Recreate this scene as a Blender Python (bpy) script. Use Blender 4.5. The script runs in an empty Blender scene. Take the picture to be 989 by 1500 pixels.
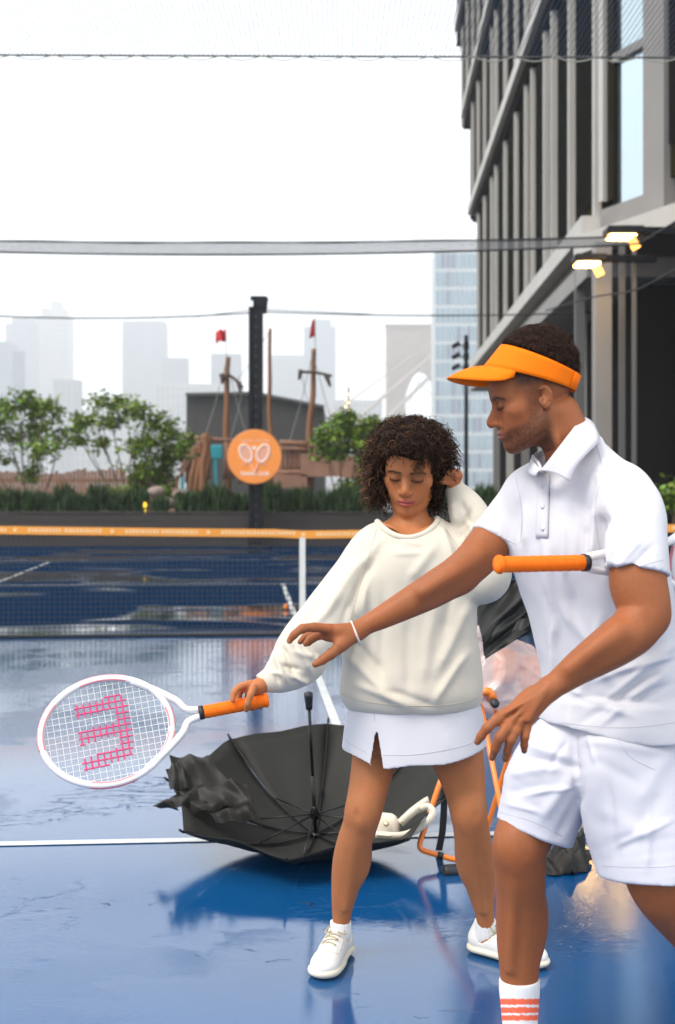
import bpy, math, random
import numpy as np
from mathutils import Vector, Matrix

random.seed(7)
RNG = np.random.default_rng(11)
F, CX, HY, CH = 1850.0, 494.5, 710.0, 1.42      # photo focal length (px), principal column, horizon row, eye height
PI = math.pi

def P(x, y, D):
    """a point seen at photo pixel (x, y), D metres away"""
    return np.array([(x - CX) / F * D, D, CH - (y - HY) / F * D])

def PG(x, y):
    """the ground point seen at photo pixel (x, y)"""
    D = CH * F / (y - HY)
    return np.array([(x - CX) / F * D, D, 0.0])

sc = bpy.context.scene
COL = sc.collection

# ------------------------------------------------------------------ materials
MATS = {}
def _n(nt, t, **kw):
    n = nt.nodes.new(t)
    for k, v in kw.items():
        setattr(n, k, v)
    return n

def mat(name, col, rough=0.6, var=0.0, vscale=8.0, bump=0.0, bscale=60.0, metal=0.0, spec=0.5, sss=0.0,
        emit=None, estr=0.0, attr=False, coat=0.0, alpha=1.0, trans=0.0, sheen=0.0, bdist=0.003, stretch=(1, 1, 1), detail=4.0):
    m = bpy.data.materials.new(name)
    m.use_nodes = True
    nt = m.node_tree
    b = nt.nodes['Principled BSDF']
    b.inputs['Base Color'].default_value = (*col, 1)
    b.inputs['Roughness'].default_value = rough
    b.inputs['Metallic'].default_value = metal
    b.inputs['Specular IOR Level'].default_value = spec
    b.inputs['Coat Weight'].default_value = coat
    b.inputs['Alpha'].default_value = alpha
    b.inputs['Transmission Weight'].default_value = trans
    b.inputs['Sheen Weight'].default_value = sheen
    if sss:
        b.inputs['Subsurface Weight'].default_value = sss
        b.inputs['Subsurface Radius'].default_value = (0.012, 0.005, 0.003)
        b.inputs['Subsurface Scale'].default_value = 1.0
    if emit:
        b.inputs['Emission Color'].default_value = (*emit, 1)
        b.inputs['Emission Strength'].default_value = estr
    tc = _n(nt, 'ShaderNodeTexCoord')
    mp = _n(nt, 'ShaderNodeMapping')
    mp.inputs['Scale'].default_value = stretch
    nt.links.new(tc.outputs['Object'], mp.inputs['Vector'])
    src = None
    if attr:
        a = _n(nt, 'ShaderNodeAttribute', attribute_name='Col')
        src = a.outputs['Color']
    if var > 0:
        nz = _n(nt, 'ShaderNodeTexNoise')
        nz.inputs['Scale'].default_value = vscale
        nz.inputs['Detail'].default_value = detail
        nt.links.new(mp.outputs['Vector'], nz.inputs['Vector'])
        mr = _n(nt, 'ShaderNodeMapRange')
        mr.inputs['From Min'].default_value = 0.25
        mr.inputs['From Max'].default_value = 0.75
        mr.inputs['To Min'].default_value = 1 - var
        mr.inputs['To Max'].default_value = 1 + var
        nt.links.new(nz.outputs['Fac'], mr.inputs['Value'])
        mx = _n(nt, 'ShaderNodeVectorMath', operation='SCALE')
        if src is None:
            mx.inputs[0].default_value = col
        else:
            nt.links.new(src, mx.inputs[0])
        nt.links.new(mr.outputs['Result'], mx.inputs['Scale'])
        src = mx.outputs['Vector']
        nt.links.new(src, b.inputs['Base Color'])
    elif src is not None:
        nt.links.new(src, b.inputs['Base Color'])
    if bump > 0:
        nz = _n(nt, 'ShaderNodeTexNoise')
        nz.inputs['Scale'].default_value = bscale
        nz.inputs['Detail'].default_value = 3
        nt.links.new(mp.outputs['Vector'], nz.inputs['Vector'])
        bp = _n(nt, 'ShaderNodeBump')
        bp.inputs['Strength'].default_value = bump
        bp.inputs['Distance'].default_value = bdist
        nt.links.new(nz.outputs['Fac'], bp.inputs['Height'])
        nt.links.new(bp.outputs['Normal'], b.inputs['Normal'])
    MATS[name] = m
    return m

# ------------------------------------------------------------------ objects
def tag(o, label=None, cat=None, group=None, kind=None):
    if label: o['label'] = label
    if cat: o['category'] = cat
    if group: o['group'] = group
    if kind: o['kind'] = kind
    return o

def empty(name, loc=(0, 0, 0), label=None, cat=None, group=None, kind=None):
    o = bpy.data.objects.new(name, None)
    COL.objects.link(o)
    o.location = loc
    return tag(o, label, cat, group, kind)

def link_mesh(name, v, f, m, parent=None, smooth=False, midx=None, colors=None, uv=None):
    """v in world coordinates, f = list or array of faces; object origin follows the parent's"""
    me = bpy.data.meshes.new(name)
    v = np.asarray(v, dtype=np.float64).reshape(-1, 3)
    off = np.array(parent_world(parent)) if parent is not None else np.zeros(3)
    v = v - off
    if isinstance(f, np.ndarray) and len(f):
        nf, k = f.shape
        me.vertices.add(len(v)); me.vertices.foreach_set('co', v.astype(np.float32).ravel())
        me.loops.add(nf * k); me.loops.foreach_set('vertex_index', f.astype(np.int32).ravel())
        me.polygons.add(nf)
        me.polygons.foreach_set('loop_start', np.arange(0, nf * k, k, dtype=np.int32))
        try:
            me.polygons.foreach_set('loop_total', np.full(nf, k, dtype=np.int32))
        except Exception:
            pass
        me.update(calc_edges=True)
    else:
        me.from_pydata([tuple(p) for p in v], [], [tuple(q) for q in f])
    me.polygons.foreach_set('use_smooth', np.full(len(me.polygons), bool(smooth)))
    for mm in (m if isinstance(m, (list, tuple)) else [m]):
        me.materials.append(mm)
    if midx is not None:
        me.polygons.foreach_set('material_index', np.asarray(midx, dtype=np.int32))
    if colors is not None:
        a = me.color_attributes.new('Col', 'FLOAT_COLOR', 'POINT')
        c4 = np.ones((len(v), 4), dtype=np.float32); c4[:, :3] = colors
        a.data.foreach_set('color', c4.ravel())
    if uv is not None:
        l = me.uv_layers.new(name='UVMap')
        idx = np.empty(len(me.loops), dtype=np.int32); me.loops.foreach_get('vertex_index', idx)
        l.data.foreach_set('uv', np.asarray(uv, dtype=np.float32)[idx].ravel())
    me.update()
    o = bpy.data.objects.new(name, me)
    COL.objects.link(o)
    if parent is not None:
        o.parent = parent
    return o

def parent_world(p):
    t = np.zeros(3)
    while p is not None:
        t = t + np.array(p.location)
        p = p.parent
    return t

def copy_tree(o, parent=None):
    c = o.copy(); COL.objects.link(c); c.parent = parent
    for ch in list(o.children):
        copy_tree(ch, c)
    return c

def unit(v):
    v = np.asarray(v, float)
    return v / (np.linalg.norm(v) + 1e-12)

def smooth_path(pts, n=6, closed=False):
    """Catmull-Rom through rows of any width"""
    p = np.asarray(pts, float)
    N = len(p)
    if N < 3 and not closed:
        t = np.linspace(0, 1, n + 1)[:, None]
        return p[0] * (1 - t) + p[-1] * t
    out = []
    rng = range(N) if closed else range(N - 1)
    for i in rng:
        if closed:
            a, b, c, d = p[(i - 1) % N], p[i], p[(i + 1) % N], p[(i + 2) % N]
        else:
            a, b, c, d = p[max(i - 1, 0)], p[i], p[i + 1], p[min(i + 2, N - 1)]
        for k in range(n):
            t = k / n
            out.append(0.5 * ((2 * b) + (c - a) * t + (2 * a - 5 * b + 4 * c - d) * t * t + (3 * b - a - 3 * c + d) * t ** 3))
    if not closed:
        out.append(p[-1])
    return np.array(out)

class MB:
    """collects shapes into one mesh"""
    def __init__(s):
        s.v = []; s.f = []; s.mi = []; s.c = []; s.usec = False
    def add(s, v, f, mi=0, col=None):
        o = len(s.v)
        s.v += [tuple(map(float, p)) for p in v]
        s.f += [tuple(int(i) + o for i in q) for q in f]
        s.mi += [mi] * len(f)
        if col is not None:
            s.usec = True
        s.c += [tuple(col) if col is not None else (1, 1, 1)] * len(v)
        return s
    def box(s, lo, hi, mi=0, rot=0.0, bev=0.0):
        lo = np.array(lo, float); hi = np.array(hi, float)
        c = (lo + hi) / 2; h = (hi - lo) / 2
        if bev <= 0:
            v = [[sx * h[0], sy * h[1], sz * h[2]] for sx in (-1, 1) for sy in (-1, 1) for sz in (-1, 1)]
            f = [(0, 1, 3, 2), (4, 6, 7, 5), (0, 4, 5, 1), (2, 3, 7, 6), (0, 2, 6, 4), (1, 5, 7, 3)]
        else:
            bev = min(bev, min(h) * 0.9)
            v = []; ids = {}
            for sx in (-1, 1):
                for sy in (-1, 1):
                    for sz in (-1, 1):
                        for ax in range(3):
                            q = [sx * (h[0] - bev), sy * (h[1] - bev), sz * (h[2] - bev)]
                            q[ax] = (sx, sy, sz)[ax] * h[ax]
                            ids[(sx, sy, sz, ax)] = len(v); v.append(q)
            f = []
            g = lambda *a: ids[a]
            for ax in range(3):
                for sg in (-1, 1):
                    o1, o2 = [a for a in range(3) if a != ax]
                    q = []
                    for a, b in ((-1, -1), (1, -1), (1, 1), (-1, 1)):
                        k = [0, 0, 0]; k[ax] = sg; k[o1] = a; k[o2] = b
                        q.append(g(*k, ax))
                    f.append(tuple(q if (sg > 0) == (ax != 1) else q[::-1]))
            for ax in range(3):
                o1, o2 = [a for a in range(3) if a != ax]
                for a in (-1, 1):
                    for b in (-1, 1):
                        k0 = [0, 0, 0]; k0[o1] = a; k0[o2] = b; k0[ax] = -1
                        k1 = list(k0); k1[ax] = 1
                        f.append((g(*k0, o1), g(*k1, o1), g(*k1, o2), g(*k0, o2)))
            for sx in (-1, 1):
                for sy in (-1, 1):
                    for sz in (-1, 1):
                        f.append((g(sx, sy, sz, 0), g(sx, sy, sz, 1), g(sx, sy, sz, 2)))
        v = np.array(v)
        if rot:
            cr, sr = math.cos(rot), math.sin(rot)
            v = v @ np.array([[cr, sr, 0], [-sr, cr, 0], [0, 0, 1]])
        return s.add(v + c, f, mi)
    def obox(s, a, b, w, h, mi=0, up=(0, 0, 1)):
        """box along a->b, w wide, h high"""
        a = np.array(a, float); b = np.array(b, float); d = unit(b - a)
        x = np.cross(d, up)
        if np.linalg.norm(x) < 1e-6: x = np.array([1.0, 0, 0])
        x = unit(x); z = np.cross(x, d)
        v = []
        for e in (a, b):
            for sx, sz in ((-1, -1), (1, -1), (1, 1), (-1, 1)):
                v.append(e + x * sx * w / 2 + z * sz * h / 2)
        return s.add(v, [(0, 1, 2, 3), (7, 6, 5, 4), (0, 4, 5, 1), (1, 5, 6, 2), (2, 6, 7, 3), (3, 7, 4, 0)], mi)
    def tube(s, pts, r, n=8, mi=0, closed=False, cap=True, col=None, squash=None):
        p = np.asarray(pts, float); N = len(p)
        r = np.full(N, r) if np.isscalar(r) else np.asarray(r, float)
        tg = np.zeros_like(p)
        if closed:
            tg = np.roll(p, -1, 0) - np.roll(p, 1, 0)
        else:
            tg[1:-1] = p[2:] - p[:-2]; tg[0] = p[1] - p[0]; tg[-1] = p[-1] - p[-2]
        tg /= (np.linalg.norm(tg, axis=1)[:, None] + 1e-12)
        ref = np.array([0, 0, 1.0]) if abs(tg[0][2]) < 0.9 else np.array([1.0, 0, 0])
        u = unit(np.cross(tg[0], ref)); V = []
        ang = np.arange(n) * 2 * PI / n
        for i in range(N):
            u = unit(u - tg[i] * np.dot(u, tg[i])); w = np.cross(tg[i], u)
            ring = p[i] + r[i] * (np.cos(ang)[:, None] * u + np.sin(ang)[:, None] * w)
            if squash is not None:
                nrm, k = squash
                dd = ring - p[i]; ring = p[i] + dd - np.outer(dd @ nrm, nrm) * (1 - k)
            V.append(ring)
        V = np.concatenate(V); f = []
        for i in range(N if closed else N - 1):
            j = (i + 1) % N
            for k in range(n):
                l = (k + 1) % n
                f.append((i * n + k, i * n + l, j * n + l, j * n + k))
        if cap and not closed:
            f.append(tuple(range(n))[::-1]); f.append(tuple((N - 1) * n + k for k in range(n)))
        return s.add(V, f, mi, col)
    def lathe(s, c, prof, n=20, mi=0, axis=(0, 0, 1)):
        """prof = [(radius, height)] round axis from point c"""
        c = np.array(c, float); az = unit(axis)
        ref = np.array([1.0, 0, 0]) if abs(az[0]) < 0.9 else np.array([0, 1.0, 0])
        ax = unit(np.cross(az, ref)); ay = np.cross(az, ax)
        V = []; f = []
        for r, h in prof:
            for k in range(n):
                a = 2 * PI * k / n
                V.append(c + az * h + (ax * math.cos(a) + ay * math.sin(a)) * r)
        for i in range(len(prof) - 1):
            for k in range(n):
                l = (k + 1) % n
                f.append((i * n + k, i * n + l, (i + 1) * n + l, (i + 1) * n + k))
        f.append(tuple(range(n))[::-1]); f.append(tuple((len(prof) - 1) * n + k for k in range(n)))
        return s.add(V, f, mi)
    def grid(s, fn, nu, nv, mi=0, closed_u=False):
        V = [fn(i / (nu if closed_u else nu - 1), j / (nv - 1)) for j in range(nv) for i in range(nu)]
        f = []
        for j in range(nv - 1):
            for i in range(nu if closed_u else nu - 1):
                k = (i + 1) % nu
                f.append((j * nu + i, j * nu + k, (j + 1) * nu + k, (j + 1) * nu + i))
        return s.add(V, f, mi)
    def build(s, name, m, parent=None, smooth=False):
        return link_mesh(name, s.v, s.f, m, parent, smooth, s.mi if len(set(s.mi)) > 1 else None, np.array(s.c) if s.usec else None)

def sheet(mb_pts, th, normal):
    """thick sheet from a grid of points (nu x nv x 3): front and back copies joined round the rim"""
    g = np.asarray(mb_pts, float); nu, nv = g.shape[:2]
    if normal is None:
        du = np.gradient(g, axis=0); dv = np.gradient(g, axis=1)
        nn = np.cross(du, dv); nn /= (np.linalg.norm(nn, axis=2)[..., None] + 1e-12)
    else:
        nn = np.broadcast_to(np.array(normal, float), g.shape)
    a = (g + nn * th / 2).reshape(-1, 3); b = (g - nn * th / 2).reshape(-1, 3)
    V = np.concatenate([a, b]); o = nu * nv; f = []
    ix = lambda i, j: i * nv + j
    for i in range(nu - 1):
        for j in range(nv - 1):
            f.append((ix(i, j), ix(i + 1, j), ix(i + 1, j + 1), ix(i, j + 1)))
            f.append((o + ix(i, j + 1), o + ix(i + 1, j + 1), o + ix(i + 1, j), o + ix(i, j)))
    rim = [(i, 0) for i in range(nu)] + [(nu - 1, j) for j in range(1, nv)] + [(i, nv - 1) for i in range(nu - 2, -1, -1)] + [(0, j) for j in range(nv - 2, 0, -1)]
    for k in range(len(rim)):
        p, q = ix(*rim[k]), ix(*rim[(k + 1) % len(rim)])
        f.append((p, o + p, o + q, q))
    return V, f

# ------------------------------------------------------------------ value noise
_LAT = RNG.random((64, 64, 64)).astype(np.float32)
def vnoise(p, scale):
    q = np.asarray(p) * scale + 100.3
    i = np.floor(q).astype(np.int64); t = q - i; t = t * t * (3 - 2 * t)
    i0 = i & 63; i1 = (i + 1) & 63
    x0, y0, z0 = i0.T; x1, y1, z1 = i1.T; tx, ty, tz = t.T
    L = _LAT
    a = L[x0, y0, z0] * (1 - tx) + L[x1, y0, z0] * tx
    b = L[x0, y1, z0] * (1 - tx) + L[x1, y1, z0] * tx
    c = L[x0, y0, z1] * (1 - tx) + L[x1, y0, z1] * tx
    d = L[x0, y1, z1] * (1 - tx) + L[x1, y1, z1] * tx
    return ((a * (1 - ty) + b * ty) * (1 - tz) + (c * (1 - ty) + d * ty) * tz) * 2 - 1

# ------------------------------------------------------------------ implicit surfaces
class Prim:
    def __init__(s, f, lo, hi):
        s.lb = None; s.f = f; s.lo = np.array(lo, float); s.hi = np.array(hi, float)

def tube(pts, radii, flat=None, n=5, raw=False):
    """tapered tube through points; flat = (direction, factor) squashes the section along a direction"""
    q = np.column_stack([np.asarray(pts, float), np.asarray(radii, float)])
    if not raw:
        q = smooth_path(q, n)
    A, B, ra, rb = q[:-1, :3], q[1:, :3], q[:-1, 3], q[1:, 3]
    if flat is not None:
        fn = unit(flat[0]); fk = 1 / flat[1] - 1
    fs = 1.0 if flat is None else flat[1]
    def segd(c):
        ab = B - A; pa = c - A; t = np.clip((pa * ab).sum(1) / ((ab * ab).sum(1) + 1e-12), 0, 1)
        return np.sqrt(((pa - t[:, None] * ab) ** 2).sum(1)) - (ra + (rb - ra) * t)
    def f(p):
        best = None; sel = range(len(A))
        if len(p) > 400 and len(A) > 2:
            lo_, hi_ = p.min(0), p.max(0); c_ = (lo_ + hi_) / 2; R_ = np.linalg.norm(hi_ - lo_) / 2
            if R_ < .12:
                sd = segd(c_); lim = sd.min() + 2 * R_ + 1e-6
                sel = np.nonzero(sd <= (lim if flat is None else (sd.min() + 2 * R_) / fs + .03))[0]
        for i_ in sel:
            a, b, r0, r1 = A[i_], B[i_], ra[i_], rb[i_]
            ab = b - a; L = ab @ ab + 1e-12
            pa = p - a
            t = np.clip(pa @ ab / L, 0, 1)
            d = pa - t[:, None] * ab
            if flat is not None:
                d = d + np.outer(d @ fn * fk, fn)
            dd = np.sqrt((d * d).sum(1)) - (r0 + (r1 - r0) * t)
            best = dd if best is None else np.minimum(best, dd)
        return best
    R = q[:, 3].max()
    pr_ = Prim(f, q[:, :3].min(0) - R, q[:, :3].max(0) + R)
    pr_.lb = lambda c: segd(c).min()
    return pr_

def ptube(rows, flat=None, n=5):
    """rows = (photo x, photo y, distance, half width in photo px)"""
    pts = [P(r[0], r[1], r[2]) for r in rows]
    return tube(pts, [r[3] * r[2] / F for r in rows], flat, n)

def ell(c, r, R=None):
    c = np.array(c, float); r = np.array(r, float)
    R = np.eye(3) if R is None else np.array(R, float)      # columns = local axes
    def f(p):
        q = (p - c) @ R
        k0 = np.sqrt(((q / r) ** 2).sum(1)) + 1e-9
        k1 = np.sqrt(((q / (r * r)) ** 2).sum(1)) + 1e-9
        return k0 * (k0 - 1) / k1
    m = r.max() if R is not None else 0
    ext = np.abs(R) @ r
    return Prim(f, c - ext, c + ext)

def loft(levels, ex=2.0, cap=True, frame=None):
    """levels = (z, cx, cy, rx, ry, yaw); rounded sections stacked along z (or along frame's third axis)"""
    L = smooth_path(np.array(sorted(levels), float), 8)
    z = L[:, 0]
    z0, z1 = z[0], z[-1]
    if frame is not None:
        O, R = np.array(frame[0], float), np.array(frame[1], float)
    def f(p):
        q = p if frame is None else (p - O) @ R
        zz = np.clip(q[:, 2], z0, z1)
        cx, cy, rx, ry, yw = (np.interp(zz, z, L[:, k]) for k in range(1, 6))
        dx, dy = q[:, 0] - cx, q[:, 1] - cy
        c, s_ = np.cos(yw), np.sin(yw)
        ux, uy = dx * c + dy * s_, -dx * s_ + dy * c
        k0 = (np.abs(ux / rx) ** ex + np.abs(uy / ry) ** ex) ** (1 / ex) + 1e-6
        d = np.sqrt(ux * ux + uy * uy) * (1 - 1 / k0)
        ins = k0 < 0.3
        d[ins] = (k0[ins] - 1) * np.minimum(rx, ry)[ins]
        if cap:
            dz = np.maximum(q[:, 2] - z1, z0 - q[:, 2])
            d = np.where((dz > 0) & (d > 0), np.sqrt(dz * dz + d * d), np.maximum(d, dz))
        return d
    m = np.maximum(L[:, 3], L[:, 4])
    lo = np.array([(L[:, 1] - m).min(), (L[:, 2] - m).min(), z0]); hi = np.array([(L[:, 1] + m).max(), (L[:, 2] + m).max(), z1])
    if frame is not None:
        cs = np.array([[a, b, c] for a in (lo[0], hi[0]) for b in (lo[1], hi[1]) for c in (lo[2], hi[2])]) @ R.T + O
        lo, hi = cs.min(0), cs.max(0)
    return Prim(f, lo, hi)

def half(pt, nrm, big=3.0):
    """everything on the side nrm points to"""
    pt = np.array(pt, float); nrm = unit(nrm)
    return Prim(lambda p: -((p - pt) @ nrm), pt - big, pt + big)

def smin(a, b, k):
    if k <= 0: return np.minimum(a, b)
    h = np.clip(0.5 + 0.5 * (b - a) / k, 0, 1)
    return b * (1 - h) + a * h - k * h * (1 - h)

class SDF:
    def __init__(s): s.ops = []
    def u(s, prim, k=0.0): s.ops.append(('u', prim, k)); return s
    def sub(s, prim, k=0.0): s.ops.append(('s', prim, k)); return s
    def inter(s, prim, k=0.0): s.ops.append(('i', prim, k)); return s
    def ev(s, p, ops=None):
        d = np.full(len(p), 10.0)
        for op, pr, k in (s.ops if ops is None else ops):
            e = pr.f(p)
            if op == 'u': d = smin(d, e, k)
            elif op == 's': d = -smin(-d, e, k)
            else: d = -smin(-d, -e, k)
        return d
    def bounds(s):
        lo = np.min([o[1].lo for o in s.ops if o[0] == 'u'], 0); hi = np.max([o[1].hi for o in s.ops if o[0] == 'u'], 0)
        return lo - 0.02, hi + 0.02

def mesh_sdf(S, vox, N=14, relax=2):
    lo, hi = S.bounds()
    B = N * vox
    nb = np.ceil((hi - lo) / B).astype(int) + 1
    g = np.stack(np.meshgrid(*[np.arange(n) for n in nb], indexing='ij'), -1).reshape(-1, 3)
    cen = lo + (g + 0.5) * B
    d = np.concatenate([S.ev(c) for c in np.array_split(cen, max(1, len(cen) // 20000))])
    act = g[np.abs(d) < B * 0.87 * 1.3 + 0.004]
    ar = np.arange(-1, N + 1)
    loc = np.stack(np.meshgrid(ar, ar, ar, indexing='ij'), -1).reshape(-1, 3) * vox
    M = N + 2
    VK, VP, FQ = [], [], []
    BIG = 1 << 20
    E = [((0, 0, 0), (1, 0, 0)), ((0, 1, 0), (1, 1, 0)), ((0, 0, 1), (1, 0, 1)), ((0, 1, 1), (1, 1, 1)),
         ((0, 0, 0), (0, 1, 0)), ((1, 0, 0), (1, 1, 0)), ((0, 0, 1), (0, 1, 1)), ((1, 0, 1), (1, 1, 1)),
         ((0, 0, 0), (0, 0, 1)), ((1, 0, 0), (1, 0, 1)), ((0, 1, 0), (0, 1, 1)), ((1, 1, 0), (1, 1, 1))]
    key = lambda c: (c[:, 0] * BIG + c[:, 1]) * BIG + c[:, 2]
    for b in act:
        base = lo + b * B
        blo, bhi = base - vox, base + B + vox
        ops = [o for o in S.ops if o[0] == 'i' or (np.all(o[1].lo - o[2] - 0.015 < bhi) and np.all(o[1].hi + o[2] + 0.015 > blo))]
        bc = base + B / 2; br = B * .87 + 2 * vox
        ops = [o for o in ops if o[1].lb is None or o[1].lb(bc) - br < o[2] + .012]
        if not any(o[0] == 'u' for o in ops): continue
        v = S.ev(base + loc, ops).reshape(M, M, M)
        sg = v < 0
        if sg.all() or not sg.any(): continue
        cs = sum(sg[i:M - 1 + i, j:M - 1 + j, k:M - 1 + k].astype(np.int8) for i in (0, 1) for j in (0, 1) for k in (0, 1))
        c = np.argwhere((cs > 0) & (cs < 8))
        if not len(c): continue
        acc = np.zeros((len(c), 3)); cnt = np.zeros(len(c))
        for e0, e1 in E:
            a = c + e0; q = c + e1
            va = v[a[:, 0], a[:, 1], a[:, 2]]; vb = v[q[:, 0], q[:, 1], q[:, 2]]
            m = (va < 0) != (vb < 0)
            t = va[m] / (va[m] - vb[m])
            acc[m] += a[m] + (q[m] - a[m]) * t[:, None]; cnt[m] += 1
        acc /= cnt[:, None]
        gc = c - 1 + b * N
        VK.append(key(gc + 8)); VP.append(base + (acc - 1) * vox)
        for ax in range(3):
            sl0 = [slice(1, N + 1)] * 3; sl1 = list(sl0); sl1[ax] = slice(2, N + 2)
            s0 = sg[tuple(sl0)]; s1 = sg[tuple(sl1)]
            idx = np.argwhere(s0 != s1)
            if not len(idx): continue
            ins = s0[idx[:, 0], idx[:, 1], idx[:, 2]]
            o1, o2 = (ax + 1) % 3, (ax + 2) % 3
            gi = idx + b * N
            qs = []
            for a_, b_ in ((-1, -1), (0, -1), (0, 0), (-1, 0)):
                w = gi.copy(); w[:, o1] += a_; w[:, o2] += b_
                qs.append(key(w + 8))
            q = np.stack(qs, 1)
            q[~ins] = q[~ins][:, ::-1]
            FQ.append(q)
    VK = np.concatenate(VK); VP = np.concatenate(VP); FQ = np.concatenate(FQ)
    uk, ui = np.unique(VK, return_index=True)
    V = VP[ui]
    fi = np.searchsorted(uk, FQ)
    fi = np.clip(fi, 0, len(uk) - 1)
    ok = (uk[fi] == FQ).all(1)
    Fq = fi[ok]
    used = np.zeros(len(V), bool); used[Fq] = True; rm = np.cumsum(used) - 1; V = V[used]; Fq = rm[Fq]
    for _ in range(relax):
        e = np.concatenate([Fq[:, [0, 1]], Fq[:, [1, 2]], Fq[:, [2, 3]], Fq[:, [3, 0]]])
        acc = np.zeros_like(V); cnt = np.zeros(len(V))
        for k in range(3):
            acc[:, k] = np.bincount(e[:, 0], V[e[:, 1], k], len(V)) + np.bincount(e[:, 1], V[e[:, 0], k], len(V))
        cnt = np.bincount(e.ravel(), minlength=len(V))
        V = V * 0.5 + 0.5 * acc / np.maximum(cnt, 1)[:, None]
    return V, Fq

def vnormals(V, Fq):
    n = np.cross(V[Fq[:, 2]] - V[Fq[:, 0]], V[Fq[:, 3]] - V[Fq[:, 1]])
    out = np.zeros_like(V)
    for k in range(3):
        for c in range(4):
            out[:, k] += np.bincount(Fq[:, c], n[:, k], len(V))
    return out / (np.linalg.norm(out, axis=1)[:, None] + 1e-12)

def ridges(p, segs):
    """sum of soft creases: rows (a, b, width, height)"""
    out = np.zeros(len(p))
    for a, b, w, h in segs:
        a = np.asarray(a, float); b = np.asarray(b, float); ab = b - a
        t = np.clip((p - a) @ ab / (ab @ ab), 0, 1)
        d = np.linalg.norm(p - a - t[:, None] * ab, axis=1)
        out += h * np.exp(-(d / w) ** 2) * np.minimum(1, 6 * np.minimum(t + 0.05, 1.05 - t))
    return out

def shape(name, S, vox, m, parent, disp=None, colors=None, relax=2):
    V, Fq = mesh_sdf(S, vox, relax=relax)
    if disp is not None:
        n = vnormals(V, Fq)
        V = V + n * disp(V)[:, None]
    c = colors(V) if colors is not None else None
    return link_mesh(name, V, Fq, m, parent, True, None, c)

def folds2d(p, segs, front=None):
    """creases laid out along photo coordinates on the side of the cloth the camera sees: rows (x0, y0, x1, y1, width px, height m)"""
    x = CX + p[:, 0] / p[:, 1] * F; y = HY - (p[:, 2] - CH) / p[:, 1] * F
    x = x + 2.2 * vnoise(p, 14); y = y + 2.2 * vnoise(p + 7, 14)
    out = np.zeros(len(p))
    for x0, y0, x1, y1, w, h in segs:
        dx, dy = x1 - x0, y1 - y0; L = dx * dx + dy * dy
        t = np.clip(((x - x0) * dx + (y - y0) * dy) / L, 0, 1)
        d2 = (x - x0 - t * dx) ** 2 + (y - y0 - t * dy) ** 2
        out += h * np.exp(-d2 / (w * w)) * np.minimum(1, 4 * np.minimum(t + .06, 1.06 - t))
    return out if front is None else out * np.clip((front - p[:, 1]) / .03, 0, 1)

from mathutils.bvhtree import BVHTree
def bvh_of(o):
    off = parent_world(o.parent) if o.parent is not None else np.zeros(3)
    me = o.data; n = len(me.vertices); co = np.empty(n * 3); me.vertices.foreach_get('co', co); co = co.reshape(-1, 3) + off
    return BVHTree.FromPolygons([Vector(c) for c in co], [tuple(p.vertices) for p in me.polygons])
def cast(bv, x, y):
    """first hit of the view line through a photo pixel, with its normal"""
    d = Vector(P(x, y, 1.0) - np.array([0, 0, CH])).normalized()
    h = bv.ray_cast(Vector((0, 0, CH)), d)
    return (None, None) if h[0] is None else (np.array(h[0]), np.array(h[1]))
def seam(bv, px, r, m, name, par, step=5.0, out=.0004):
    p = np.asarray(px, float)
    q = smooth_path(p, 8) if len(p) > 2 else np.array([p[0] + (p[1] - p[0]) * t for t in np.linspace(0, 1, 24)])
    pts = []
    for x, y in q:
        h, n = cast(bv, x, y)
        if h is None: continue
        if n @ (h - np.array([0, 0, CH])) > 0: n = -n
        if pts and np.linalg.norm(h + n * out - pts[-1]) > .06: break
        pts.append(h + n * out)
    if len(pts) < 4: return None
    pts = np.array(pts); pts[1:-1] = (pts[:-2] + pts[1:-1] * 2 + pts[2:]) / 4
    return MB().tube(pts, r, 6).build(name, m, par, True)
# ================================================================== camera, light, air
cam_d = bpy.data.cameras.new('camera'); cam = bpy.data.objects.new('camera', cam_d); COL.objects.link(cam)
cam.location = (0, 0, CH); cam.rotation_euler = (PI / 2, 0, 0)
cam_d.sensor_width = 36.0; cam_d.lens = F / 1500 * 36.0
cam_d.shift_y = -(750 - HY) / 1500
cam_d.clip_start = 0.05; cam_d.clip_end = 5000
cam_d.dof.use_dof = True; cam_d.dof.focus_distance = 3.45; cam_d.dof.aperture_fstop = 4.2
sc.camera = cam
sc.view_settings.view_transform = 'Standard'; sc.view_settings.look = 'None'
sc.view_settings.exposure = 0.0; sc.view_settings.gamma = 1.0
sc.render.film_transparent = False
try:
    sc.cycles.max_bounces = 8; sc.cycles.transparent_max_bounces = 24; sc.cycles.volume_bounces = 1
    sc.cycles.sample_clamp_indirect = 6.0
except Exception:
    pass

SUN_EL, SUN_AZ = math.radians(52), math.radians(-128)      # azimuth measured from +Y towards +X: high, left of and behind the camera
w = bpy.data.worlds.new('World'); sc.world = w; w.use_nodes = True
nt = w.node_tree; bg = nt.nodes['Background']
sky = nt.nodes.new('ShaderNodeTexSky'); sky.sky_type = 'NISHITA'; sky.sun_disc = False
sky.sun_elevation = SUN_EL; sky.sun_rotation = SUN_AZ; sky.air_density = 1.0; sky.dust_density = 3.0
tc = nt.nodes.new('ShaderNodeTexCoord'); cl = nt.nodes.new('ShaderNodeTexNoise')
cl.inputs['Scale'].default_value = 1.6; cl.inputs['Detail'].default_value = 5
nt.links.new(tc.outputs['Generated'], cl.inputs['Vector'])
cr = nt.nodes.new('ShaderNodeMapRange'); cr.inputs['From Min'].default_value = 0.3; cr.inputs['From Max'].default_value = 0.7
cr.inputs['To Min'].default_value = 13.6; cr.inputs['To Max'].default_value = 16.4
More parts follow.
